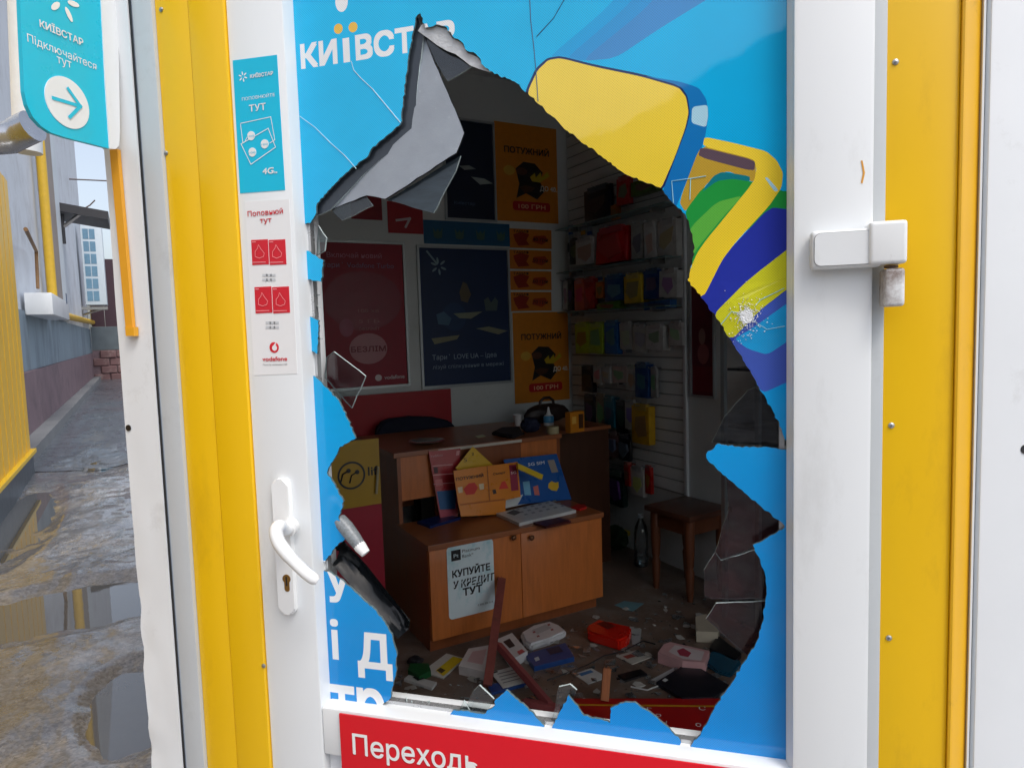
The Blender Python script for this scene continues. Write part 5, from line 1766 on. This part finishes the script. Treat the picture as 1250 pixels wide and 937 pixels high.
# counter top clutter
Z = CZ
t, pl = slab('memo_card', 'small pale card on the dark counter top', 'card', [(580, 532), (589, 530), (593, 532), (584, 534)], 0.003, (196, 190, 150), Z)
slab('folded_cloth', 'dark folded cloth lying beside the cup on the counter', 'cloth', [(600, 527), (612, 521), (634, 520), (638, 527), (626, 531)], 0.02, (46, 40, 44), Z, 0.8, bev=0.006)
slab('flat_phone', 'black phone lying on the counter near the cup', 'phone', [(612, 529), (632, 524), (640, 528), (620, 533)], 0.01, (16, 16, 20), Z)


def on(px, py, z):
    return plane_z(z).pix(px, py)


a, b = on(521, 541, Z)
t = thing('glass_dish', 'shallow round glass dish at the left end of the counter', 'dish', (a, b, Z))
MB().lathe([(0.05, 0.001), (0.088, 0.012), (0.092, 0.016), (0.086, 0.014), (0.05, 0.004)], seg=28).done('dish', mat('dish_glass', (110, 96, 84), rough=0.1, coat=0.6), t, None, smooth=True)
a, b = on(632, 520, Z)
t = thing('paper_cup', 'white paper cup on the counter beside the navy bundle', 'cup', (a, b, Z))
MB().lathe([(0.018, 0.001), (0.0185, 0.004), (0.025, 0.066), (0.0262, 0.068), (0.0245, 0.0685), (0.017, 0.01)], seg=20).done('cup', WHITE, t, None, smooth=True)


def lump(name, label, cat, loc, size, rgb, seed, rough=0.7, amp=0.25):
    t = thing(name, label, cat, loc)
    mb = MB()
    bmesh.ops.create_icosphere(mb.bm, subdivisions=4, radius=1.0)
    for v in mb.bm.verts:
        n_ = v.co.normalized()
        k = 1 + amp * noise.noise(n_ * 1.8 + Vector((seed, 0, 0))) + amp * 0.6 * noise.noise(n_ * 4.2 + Vector((0, seed, 0)))
        v.co = Vector((n_.x * size[0] * k, n_.y * size[1] * k, max(-0.94, n_.z * k) * size[2] + size[2] * 0.945))
    mb.done('body', mat('lump_%d_%d_%d' % rgb, rgb, rough=rough, var=0.25, vscale=9, bump=0.2, bscale=25), t, None, smooth=True)
    return t


a, b = on(648, 527, Z)
lump('navy_bundle', 'crumpled navy cloth bundle between the cup and the glue bottle', 'bundle', (a, b, Z), (0.052, 0.045, 0.042), (20, 28, 56), 2.0)
a, b = on(670, 519, Z)
t = thing('glue_bottle', 'white and blue glue bottle with pointed cap on the counter', 'bottle', (a, b, Z))
MB().lathe([(0.029, 0.001), (0.031, 0.004), (0.031, 0.018)], seg=20).done('bottle_base', WHITE, t, None, smooth=True)
MB().lathe([(0.0312, 0.0185), (0.0312, 0.05), (0.027, 0.058)], seg=20).done('label_band', mat('sky_blue_label', (70, 150, 196), rough=0.35), t, None, smooth=True)
MB().lathe([(0.0268, 0.0585), (0.013, 0.066), (0.0125, 0.074), (0.010, 0.078), (0.004, 0.108), (0.002, 0.110)], seg=20).done('nozzle', WHITE, t, None, smooth=True)
a, b = on(675, 529, Z)
t = thing('tape_roll', 'pale tape roll standing below the glue bottle', 'tape', (a, b, Z))
MB().lathe([(0.016, 0.001), (0.032, 0.001), (0.033, 0.003), (0.033, 0.038), (0.031, 0.040), (0.016, 0.040)], seg=24).done('roll', mat('tape_beige', (176, 164, 126), rough=0.4), t, None, smooth=True)
a, b = on(668, 515, Z)
t = lump('handbag', 'dark brown handbag with loop handle at the back of the counter', 'bag', (a, b, Z), (0.155, 0.06, 0.058), (42, 26, 24), 5.5, 0.5, 0.12)
MB().tube([(-0.05, 0, 0.1), (-0.045, 0, 0.13), (-0.02, 0, 0.148), (0.02, 0, 0.148), (0.045, 0, 0.13), (0.05, 0, 0.1)], 0.009, 8).done('handle', mat('brown_strap', (50, 30, 26), rough=0.5), t, None, smooth=True)
a, b = on(702, 527, 0.822)
t = thing('orange_carton', 'small orange carton on the side cabinet top', 'carton', (a, b, 0.822), 0.2)
MB().box((-0.055, -0.02, 0.0005), (0.055, 0.02, 0.115), 0.002).done('body', mat('carton_orange', (206, 126, 24), rough=0.4, var=0.1), t, None)
MB().box((0.01, -0.0212, 0.02), (0.045, -0.0204, 0.1)).done('print_patch', col((70, 40, 20)), t, None)
MB().box((-0.042, -0.0212, 0.05), (-0.01, -0.0204, 0.09)).done('print_patch', col((230, 180, 80)), t, None)

# office chair: rounded backrest above the counter, seat and column hidden below
ch = thing('office_chair', 'navy office chair with rounded backrest behind the counter', 'chair', (0.72, 3.08, 0))
PC_ = plane_u(3.08)
bk = [(459, 546), (459, 528), (463, 517), (474, 511), (500, 508), (530, 509), (548, 513), (556, 522), (558, 546)]
q = [PC_.pix(*p) for p in bk]
mb = MB().poly([(a, 3.06, b) for a, b in q], (0, 0.06, 0))
bmesh.ops.bevel(mb.bm, geom=mb.bm.edges[:], offset=0.012, segments=3, affect='EDGES')
mb.done('backrest', mat('navy_fabric', (18, 22, 44), rough=0.85, var=0.15, vscale=60, bump=0.2, bscale=300), ch, ROOM, smooth=True)
MB().box((0.48, 2.99, 0.44), (0.96, 3.055, 0.5), 0.01).done('seat', mat('navy_fabric', (18, 22, 44)), ch, ROOM)
MB().tube([(0.72, 3.12, 0.06), (0.72, 3.12, 0.8)], 0.03, 10).done('column', BLACK, ch, ROOM)
MB().box((0.5, 3.08, 0.001), (0.94, 3.16, 0.06), 0.01).done('base', BLACK, ch, ROOM)

# yellow and red advertising stand at the left of the counter
LS = plane_u(2.22)
t = thing('advert_stand', 'yellow over red upright advert stand with round black emblem', 'advert stand', (0.08, 2.22, 0))
a0, a1 = LS.pix(398, 620)[0], LS.pix(466, 620)[0]
z1, zm = LS.pix(440, 537)[1], LS.pix(440, 618)[1]
MB().poly([LS.p(x, y) for x, y in [(a0, zm), (a1, zm), (a1, z1), (a0 + 0.09, z1), (a0 + 0.03, z1 - 0.04), (a0, z1 - 0.10)]], -LS.n * 0.012).done('yellow_board', mat('advert_yellow', (176, 138, 24), rough=0.4, var=0.06), t, IDN)
pbox('red_board', LS, a0, 0.001, a1, zm - 0.001, -0.012, 0, mat('advert_red', (160, 16, 44), rough=0.4, var=0.06), t)
ca, cb = LS.pix(429, 580)
R1 = 0.062
ring = circle(ca, cb, R1, 36)
mb = MB()
inn = circle(ca, cb, R1 * 0.86, 36)
for i in range(36):
    j = (i + 1) % 36
    mb.poly([LS.p(*ring[i], 0.0015), LS.p(*ring[j], 0.0015), LS.p(*inn[j], 0.0015), LS.p(*inn[i], 0.0015)])
mb.done('ring_emblem', BLACK, t, IDN)
for dx, dy in ((-0.012, 0.022), (0.026, 0.012)):
    ppoly('emblem_dot', LS, circle(ca + dx, cb + dy, 0.010, 16), 0, 0.0018, BLACK, t)
    MB().tube([LS.p(ca + dx, cb + dy, 0.001), LS.p(ca + dx - 0.026, cb + dy - 0.012, 0.001), LS.p(ca + dx - 0.036, cb + dy - 0.045, 0.001)], 0.0035, 6).done('emblem_stroke', BLACK, t, IDN)
ptext('lettering', LS, 'lif', ca + 0.075, cb - 0.01, ca + 0.118, 0.04, BLACK, t, 0.0015, 0.02)
MB().tube([LS.p(a1 - 0.025, zm + 0.05, 0.012), LS.p(a1 - 0.012, zm + 0.17, 0.012)], 0.006, 8).done('pale_rod', mat('pale_rod', (170, 160, 130), rough=0.4), t, IDN)

# stool
SZ = 0.45
sx, sy = 1.785, 1.935
st_ = thing('stool', 'square brown wooden stool by the right wall', 'stool', (sx, sy, 0), math.radians(4))
WD = wood('dark_stool_wood', (104, 58, 34), (5, 5, 1))
MB().box((-0.16, -0.16, SZ - 0.028), (0.16, 0.16, SZ), 0.006).done('seat', wood('stool_seat', (84, 50, 36), (1, 5, 5)), st_, None, smooth=True)
for i in (-1, 1):
    for j in (-1, 1):
        MB().lathe([(0.015, 0.001), (0.019, 0.05), (0.024, 0.15), (0.018, 0.17), (0.022, 0.19), (0.026, 0.27), (0.026, SZ - 0.0285)], (i * 0.118, j * 0.118, 0), 14).done('leg', WD, st_, None, smooth=True)
for i in (-1, 1):
    MB().box((-0.095, i * 0.118 - 0.009, SZ - 0.11), (0.095, i * 0.118 + 0.009, SZ - 0.029)).done('apron', WD, st_, None)
    MB().box((i * 0.118 - 0.009, -0.095, SZ - 0.11), (i * 0.118 + 0.009, 0.095, SZ - 0.029)).done('apron', WD, st_, None)
# plastic bottle
a, b = on(783, 690, 0)
bt = thing('plastic_bottle', 'clear plastic water bottle standing left of the stool', 'bottle', (a, b, 0))
PET = glass_mat('pet_plastic', tint=(0.82, 0.88, 0.9), gloss=0.06, rough=0.08, dust_refl=0.12)
MB().lathe([(0.012, 0.006), (0.036, 0.001), (0.041, 0.008), (0.041, 0.07), (0.037, 0.085), (0.041, 0.10), (0.041, 0.19), (0.034, 0.235), (0.016, 0.275), (0.013, 0.285), (0.013, 0.298)], seg=24).done('body', PET, bt, None, smooth=True)
MB().lathe([(0.037, 0.004), (0.0375, 0.045), (0.001, 0.0452)], seg=20).done('water', glass_mat('bottle_water', tint=(0.8, 0.88, 0.92), gloss=0.08), bt, None, smooth=True)
MB().lathe([(0.0155, 0.288), (0.0155, 0.306), (0.013, 0.308)], seg=20).done('cap', mat('pale_cap', (190, 205, 215), rough=0.4), bt, None, smooth=True)

# ================================================================== THINGS ON THE FLOOR
FG = 'boxes and papers scattered on the floor'
t, pl = slab('white_card_pack', 'white card pack with black blister at the far left of the floor', 'pack', [(493, 828), (499, 823), (533, 832), (527, 839)], 0.012, (200, 202, 200), group=FG)
patch(t, pl, [(503, 826), (512, 825), (519, 828), (510, 831)], (30, 30, 34), 0.002)
slab('green_pack', 'dark green pack behind the white card pack on the floor', 'pack', [(498, 817), (501, 809), (523, 809), (526, 818), (512, 825)], 0.025, (24, 84, 44), group=FG)
a, b = on(507, 810, 0)
lump('black_adapter', 'black adapter lump beside the green pack on the floor', 'adapter', (a, b, 0), (0.032, 0.03, 0.016), (20, 20, 26), 8.0)
t, pl = slab('flyer', 'white and yellow flyer lying on the floor by the cabinet corner', 'flyer', [(515, 819), (545, 797), (567, 803), (541, 827)], 0.006, (206, 206, 200), group=FG)
patch(t, pl, [(532, 818), (553, 801), (566, 804), (541, 825)], (222, 196, 30), 0.0012)
patch(t, pl, [(533, 818), (538, 815), (544, 818), (539, 822)], (60, 50, 30), 0.002)
t, pl = slab('phone_box', 'white phone box with pink picture beside the leaning bar', 'phone box', [(560, 812), (572, 791), (602, 786), (594, 820)], 0.038, (212, 206, 204), group=FG)
patch(t, pl, [(570, 807), (577, 795), (594, 792), (589, 811)], (206, 170, 170))
t, pl = slab('headset_box', 'white box with black headset print behind the fallen bar', 'box', [(606, 780), (625, 772), (644, 794), (624, 805)], 0.04, (208, 208, 208), group=FG)
patch(t, pl, [(614, 783), (622, 779), (629, 788), (622, 791), (618, 787)], (40, 36, 40))
patch(t, pl, [(631, 795), (637, 792), (641, 795), (634, 799)], (196, 90, 90))
slab('blue_booklet', 'blue booklet under the white receipt on the floor', 'booklet', [(596, 836), (637, 824), (642, 834), (600, 845)], 0.012, (30, 70, 140), group=FG)
t, pl = slab('white_receipt', 'white printed receipt card lying on a blue booklet', 'paper', [(599, 820), (629, 812), (641, 832), (614, 839)], 0.004, (204, 204, 200), 0.0125, group=FG)
for k in range(4):
    patch(t, pl, [(607 + 2.2 * k, 822 + 3.6 * k), (627 + 2.6 * k, 817 + 3.4 * k), (627.5 + 2.6 * k, 818 + 3.4 * k), (607.5 + 2.2 * k, 823 + 3.6 * k)], (120, 120, 122))
patch(t, pl, [(602, 820), (607, 818.6), (608, 820), (603, 821.4)], (30, 30, 32))
t, pl = slab('blue_book', 'blue box with white edge lying right of the headset box', 'box', [(641, 798), (690, 784), (701, 801), (652, 813)], 0.022, (24, 66, 130), group=FG)
patch(t, pl, [(652, 803), (657, 801), (659, 805), (654, 807)], (190, 200, 206))
patch(t, pl, [(666, 792), (682, 788), (688, 795), (672, 799)], (30, 40, 70))
t, pl = slab('crumpled_packet', 'crumpled white packet at the foot of the cabinet', 'packet', [(635, 771), (650, 762), (671, 757), (684, 762), (692, 769), (670, 778), (648, 786), (640, 782)], 0.035, (206, 206, 208), group=FG, bev=0.01)
patch(t, pl, [(649, 769), (666, 762), (674, 766), (656, 774)], (176, 180, 184), 0.0012)
for x, y in ((650, 771), (668, 762), (672, 768), (655, 776)):
    patch(t, pl, [(x, y), (x + 3, y - 1), (x + 4, y + 1), (x + 1, y + 2)], (150, 80, 80), 0.002)
t, pl = slab('red_box', 'bright red plastic box on the floor right of the cabinet', 'box', [(716, 763), (730, 755), (771, 764), (767, 776), (756, 781), (718, 770)], 0.05, mat('shiny_red_plastic', (206, 32, 16), rough=0.25, var=0.08, coat=0.4), group=FG, bev=0.008)
patch(t, pl, [(728, 761), (738, 758), (752, 764), (742, 768)], (110, 20, 16), 0.0015)
slab('grey_card', 'small pale grey card right of the red box', 'card', [(769, 764), (783, 767), (781, 786), (772, 785)], 0.005, (170, 176, 176), group=FG)
t, pl = slab('beige_box', 'small beige carton with flap at the right of the floor', 'carton', [(849, 752), (862, 749), (878, 764), (876, 771), (850, 770)], 0.05, (190, 180, 160), group=FG)
t, pl = slab('pink_box', 'pink and white phone box in front of the beige carton', 'phone box', [(803, 796), (810, 786), (818, 783), (866, 794), (861, 808), (833, 806)], 0.045, (206, 160, 160), group=FG)
patch(t, pl, [(816, 795), (824, 787), (860, 795), (856, 806), (834, 804)], (214, 200, 200))
patch(t, pl, [(826, 794), (834, 791), (844, 797), (840, 802), (830, 800)], (170, 60, 80), 0.002)
slab('white_sheet', 'white paper sheet under the dark tablet', 'paper', [(793, 830), (838, 806), (848, 809), (812, 842)], 0.003, (190, 192, 194), group=FG)
t, pl = slab('dark_tablet', 'black tablet cover lying face up near the doorway', 'tablet', [(801, 832), (841, 807), (891, 836), (872, 850), (832, 851)], 0.014, (20, 22, 32), 0.0035, group=FG)
patch(t, pl, [(808, 830), (812, 827.5), (816, 829.5), (812, 832)], (210, 210, 210))
slab('cracked_phone', 'black phone lying alone in the middle of the floor', 'phone', [(754, 823), (782, 816), (790, 822), (763, 830)], 0.009, (22, 22, 26), group=FG)
t, pl = slab('black_case', 'black slim case beside the beige carton', 'case', [(876, 775), (905, 797), (897, 806), (866, 790)], 0.02, (18, 18, 22), group=FG)
slab('teal_bag', 'crumpled translucent teal plastic bag near the right edge', 'bag', [(862, 808), (868, 793), (890, 799), (905, 806), (893, 822), (876, 818)], 0.02, (24, 76, 100), 0.0, 0.2, group=FG, bev=0.006)
slab('blue_paper', 'pale blue paper lying below the plastic bottle', 'paper', [(750, 738), (762, 733), (786, 736), (772, 746)], 0.002, (110, 150, 160), group=FG)
a, b = on(752, 668, 0)
t = lump('green_bag', 'dark green and yellow bag on the floor behind the cabinet', 'bag', (a, b, 0), (0.07, 0.09, 0.07), (30, 60, 30), 3.0)
MB().box((0.03, -0.06, 0.08), (0.09, 0.0, 0.11), 0.01).done('yellow_tag', mat('tag_yellow', (190, 170, 40), rough=0.5), t, None)
# red notice board lying just inside the door
t, pl = slab('fallen_red_board', 'red board with yellow line lying flat inside the door', 'board', [(700, 852), (893, 852), (945, 925), (715, 925)], 0.012, (178, 22, 24))
patch(t, pl, [(703, 859), (897, 861), (898, 863), (703.5, 861)], (206, 150, 30))
AF = [pl.pix(780, 872), pl.pix(806, 884)]
for body, (x, y), s_ in (('Г', (789, 868), 7), ('Р', (800, 876), 7), ('Н', (806, 884), 7), ('С', (853, 866), 7), ('о', (849, 886), 6)):
    a, b = pl.pix(x, y)
    vs_, fs_ = fit_text(body, 0, 0, None, 0.028, 0.0)
    MB().tris([pl.p(a + (p[0] * 0.7 + p[1] * 0.7), b + (p[1] * 0.7 - p[0] * 0.7), 0.001) for p in vs_], fs_).done('lettering', WHITE, t, IDN)


# torn-off painted wooden bars
def bar(name, label, p0, p1, w, m, roll=0.3, endm=None):
    p0, p1 = Vector(p0), Vector(p1)
    L = (p1 - p0).length
    t = bpy.data.objects.new(name, None)
    mm = ROOM @ Matrix.Translation(p0) @ (p1 - p0).to_track_quat('Z', 'Y').to_matrix().to_4x4() @ Matrix.Rotation(roll, 4, 'Z')
    reg(t, mm)
    t.matrix_world = mm
    tag(t, label, 'bar', 'broken bars on the floor', 'thing')
    mb = MB().box((-w / 2, -w / 3, 0), (w / 2, w / 3, L), 0.002)
    for v in mb.bm.verts:
        v.co.x += 0.004 * math.sin(v.co.z * 9)
    mb.done('stick', m, t, None)
    mb = MB()
    for k in range(5):
        x = -w / 2 + w * (k + 0.5) / 5
        mb.poly([(x - w / 10.2, -w / 4, L - 0.002), (x + w / 10.2, -w / 4, L - 0.002), (x, -w / 5, L + 0.003 + 0.004 * ((k * 7) % 3))], (0, w / 2.2, 0))
    mb.done('splintered_end', endm or m, t, None)
    return t


BARM = mat('red_brown_paint', (132, 66, 58), rough=0.5, var=0.2, vscale=14, dirt=0.6, dirtcol=(90, 58, 44), dscale=12, dlo=0.52)
BARP = mat('faded_red_paint', (150, 74, 76), rough=0.5, var=0.2, vscale=14, dirt=0.5, dirtcol=(110, 60, 54), dscale=12)
RAW = mat('raw_splintered_wood', (176, 108, 66), rough=0.7, var=0.25, vscale=20, stretch=(6, 6, 1))
f0 = on(595, 838, 0.008)
top = plane_u(1.95).pix(611, 706)
bar('leaning_bar', 'long red-brown bar leaning against the cabinet door', (f0[0], f0[1], 0.012), (top[0], 1.945, top[1]), 0.036, BARM, 0.2)
f1, f2 = on(607, 790, 0.06), on(672, 858, 0.03)
bar('fallen_bar', 'faded red bar lying across the papers on the floor', (f2[0], f2[1], 0.02), (f1[0], f1[1], 0.075), 0.034, BARP, 0.5)
f3, f4 = on(640, 856, 0.02), on(676, 862, 0.02)
bar('short_bar', 'short faded red bar at the foot of the fallen one', (f4[0] + .01, f4[1] - .02, 0.02), (f3[0], f3[1], 0.02), 0.032, BARP, 0.1)
f5 = on(738, 860, 0.0)
q5 = plane_u(f5[1] + 0.03).pix(742, 816)
bar('broken_slat', 'short orange-brown splintered slat standing by the red board', (f5[0], f5[1], 0.016), (q5[0], f5[1] + 0.03, q5[1]), 0.030, RAW, 0.4)

# crushed glass and crumbs all over the floor near the door
rnd = random.Random(77)
mb = MB()
for k in range(900):
    v_, u_ = rnd.uniform(-0.1, 1.75), rnd.uniform(0.7, 1.93)
    if rnd.random() < 0.35:
        v_, u_ = rnd.gauss(0.9, 0.35), rnd.gauss(1.4, 0.3)
    if not (V0 < v_ < V1 - 0.05 and 0.5 < u_ < 1.95) or v_ + 0.0 < 0.05 and u_ < 0.9:
        continue
    s_ = rnd.choice((0.004, 0.006, 0.006, 0.010, 0.010, 0.018, 0.03))
    an = rnd.uniform(0, 6.28)
    tl = rnd.uniform(-0.25, 0.25)
    pts = []
    for j in range(3 if k % 2 else 4):
        w_ = an + j * (2.1 if k % 2 else 1.57) + rnd.uniform(-.4, .4)
        rr = s_ * rnd.uniform(0.5, 1.2)
        pts.append((v_ + rr * math.cos(w_), u_ + rr * math.sin(w_), 0.0015 + max(0, math.cos(w_) * rr * tl) + rr * abs(tl)))
    mb.poly(pts, (0, 0, -0.001))
mb.done('glass_debris', glass_mat('crumb_glass', tint=(0.75, 0.8, 0.82), gloss=0.10, rough=0.1, dust_refl=0.5), None, ROOM, kind='stuff', label='broken glass crumbs strewn over the shop floor', cat='broken glass')

# bright glare right of the hole, built as white flecks on the film
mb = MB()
GLARE_M = mat('white_glare_flecks', (236, 240, 244), rough=0.3, var=0.06, vscale=80, spec=0.8, bump=0.5, bscale=400)
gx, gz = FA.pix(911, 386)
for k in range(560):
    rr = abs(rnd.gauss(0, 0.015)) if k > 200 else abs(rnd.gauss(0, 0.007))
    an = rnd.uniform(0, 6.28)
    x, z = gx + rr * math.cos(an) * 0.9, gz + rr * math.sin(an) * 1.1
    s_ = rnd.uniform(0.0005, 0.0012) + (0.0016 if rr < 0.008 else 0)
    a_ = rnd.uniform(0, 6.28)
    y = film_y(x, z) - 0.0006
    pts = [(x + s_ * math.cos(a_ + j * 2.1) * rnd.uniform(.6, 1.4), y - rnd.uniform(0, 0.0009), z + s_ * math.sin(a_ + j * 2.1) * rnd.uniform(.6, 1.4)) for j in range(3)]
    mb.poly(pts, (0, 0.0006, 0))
mb.done('painted_glare_spot', GLARE_M, door, IDN, label='white flecks standing in for a glare spot on the printed film', kind='stuff')

# narrow pale blister packs hanging behind the coloured ones, filling the rows
rnd = random.Random(31)
PK2 = plane_v(V1 - 0.045)
ORD = ['first', 'second', 'third', 'fourth', 'fifth', 'sixth', 'seventh', 'eighth', 'ninth', 'tenth', 'eleventh', 'twelfth', 'thirteenth', 'fourteenth', 'fifteenth', 'sixteenth', 'seventeenth', 'eighteenth', 'nineteenth', 'twentieth', 'twenty-first', 'twenty-second', 'twenty-third']
PALES = [(204, 206, 204), (188, 190, 190), (198, 194, 184), (170, 176, 182), (210, 208, 200), (150, 160, 170)]
for rown, x0, x1, y0, y1 in (('second', 694, 832, 276, 318), ('third', 729, 832, 333, 366), ('fourth', 756, 836, 396, 428), ('fifth', 724, 804, 446, 474), ('sixth', 727, 796, 486, 524), ('seventh', 726, 772, 528, 560)):
    x = x0
    n_in = -1
    while x < x1 - 5:
        n_in += 1
        w_ = rnd.uniform(5.5, 8.5)
        yy = y0 + rnd.uniform(-2, 2) - (x - x0) * 0.03
        a0, b0, a1, b1 = rect_px(PK2, x, yy, x + w_, yy + (y1 - y0) * rnd.uniform(0.8, 1.08))
        t = thing('blister_pack', 'narrow pale blister pack, %s from the left in the %s display wall row' % (ORD[n_in], rown), 'pack', PK2.p((a0 + a1) / 2, b0), math.radians(45), IDN, 'narrow pale blister packs')
        g_ = rnd.choice(PALES)
        pbox('card', PK2, a0, b0, a1, b1, -0.002, 0, mat('card_%d_%d_%d' % g_, g_, rough=0.4, var=0.06), t)
        h_ = b1 - b0
        w2 = a1 - a0
        c_ = rnd.choice(((30, 30, 34), (60, 64, 70), (120, 130, 140), (170, 40, 40), (40, 90, 150), (220, 220, 218)))
        q_ = rrect(a0 + w2 * 0.2, b0 + h_ * 0.12, a1 - w2 * 0.2, b0 + h_ * rnd.uniform(0.4, 0.62), w2 * 0.2, 2)
        ppoly('blister', PK2, q_, 0, 0.014, mat('blister_%d_%d_%d' % c_, c_, rough=0.2, coat=0.5), t)
        if rnd.random() < 0.6:
            c2 = rnd.choice(((190, 30, 34), (30, 90, 160), (220, 170, 30), (60, 140, 70), (40, 40, 44)))
            pbox('title_band', PK2, a0 + w2 * 0.06, b1 - h_ * 0.30, a1 - w2 * 0.06, b1 - h_ * 0.16, -0.001, 0.0012, col(c2), t)
        x += w_ + rnd.uniform(0.8, 2.4)
# torn paper crumbs lying about between the glass
mb = MB()
for k in range(70):
    v_, u_ = rnd.uniform(0.05, 1.6), rnd.uniform(1.0, 1.92)
    s_ = rnd.uniform(0.006, 0.028)
    n_ = rnd.randint(4, 6)
    an = rnd.uniform(0, 6.28)
    mb.poly([(v_ + s_ * rnd.uniform(0.6, 1.2) * math.cos(an + 6.28 * j / n_), u_ + s_ * rnd.uniform(0.6, 1.5) * math.sin(an + 6.28 * j / n_), 0.002 + rnd.uniform(0, 0.006)) for j in range(n_)], (0, 0, -0.0012))
mb.done('paper_debris', mat('torn_paper', (178, 176, 170), rough=0.7, var=0.3, vscale=2.5), None, ROOM, kind='stuff', label='torn paper bits strewn over the shop floor', cat='paper scraps')

# cables and flattened cartons on the floor
for lab, px in (('thin black charger cable curling past the red box', [(668, 830), (690, 822), (716, 812), (738, 800), (760, 795), (785, 782), (800, 786)]), ('thin white cable lying below the pink phone box', [(770, 838), (790, 842), (806, 836), (818, 822), (836, 818)])):
    q = [on(x_, y_, 0.004) for x_, y_ in px]
    MB().tube([(a, b, 0.005) for a, b in q], 0.003, 6).done('cable', mat('cable_white', (196, 196, 192), rough=0.5) if 'white' in lab else BLACK, None, ROOM, smooth=True, label=lab, cat='cable')
t, pl = slab('flat_carton', 'flattened grey-white carton lying right of the splintered slat', 'carton', [(752, 800), (776, 793), (796, 801), (772, 810)], 0.004, (184, 180, 170))
patch(t, pl, [(760, 801), (770, 798), (776, 801), (766, 804)], (150, 70, 60), 0.0012)
t, pl = slab('open_flyer', 'pale open flyer lying left of the black phone', 'flyer', [(700, 822), (722, 815), (742, 826), (718, 834)], 0.003, (196, 198, 196))
patch(t, pl, [(706, 822), (721, 817.5), (725, 820), (710, 825)], (60, 110, 160), 0.0012)
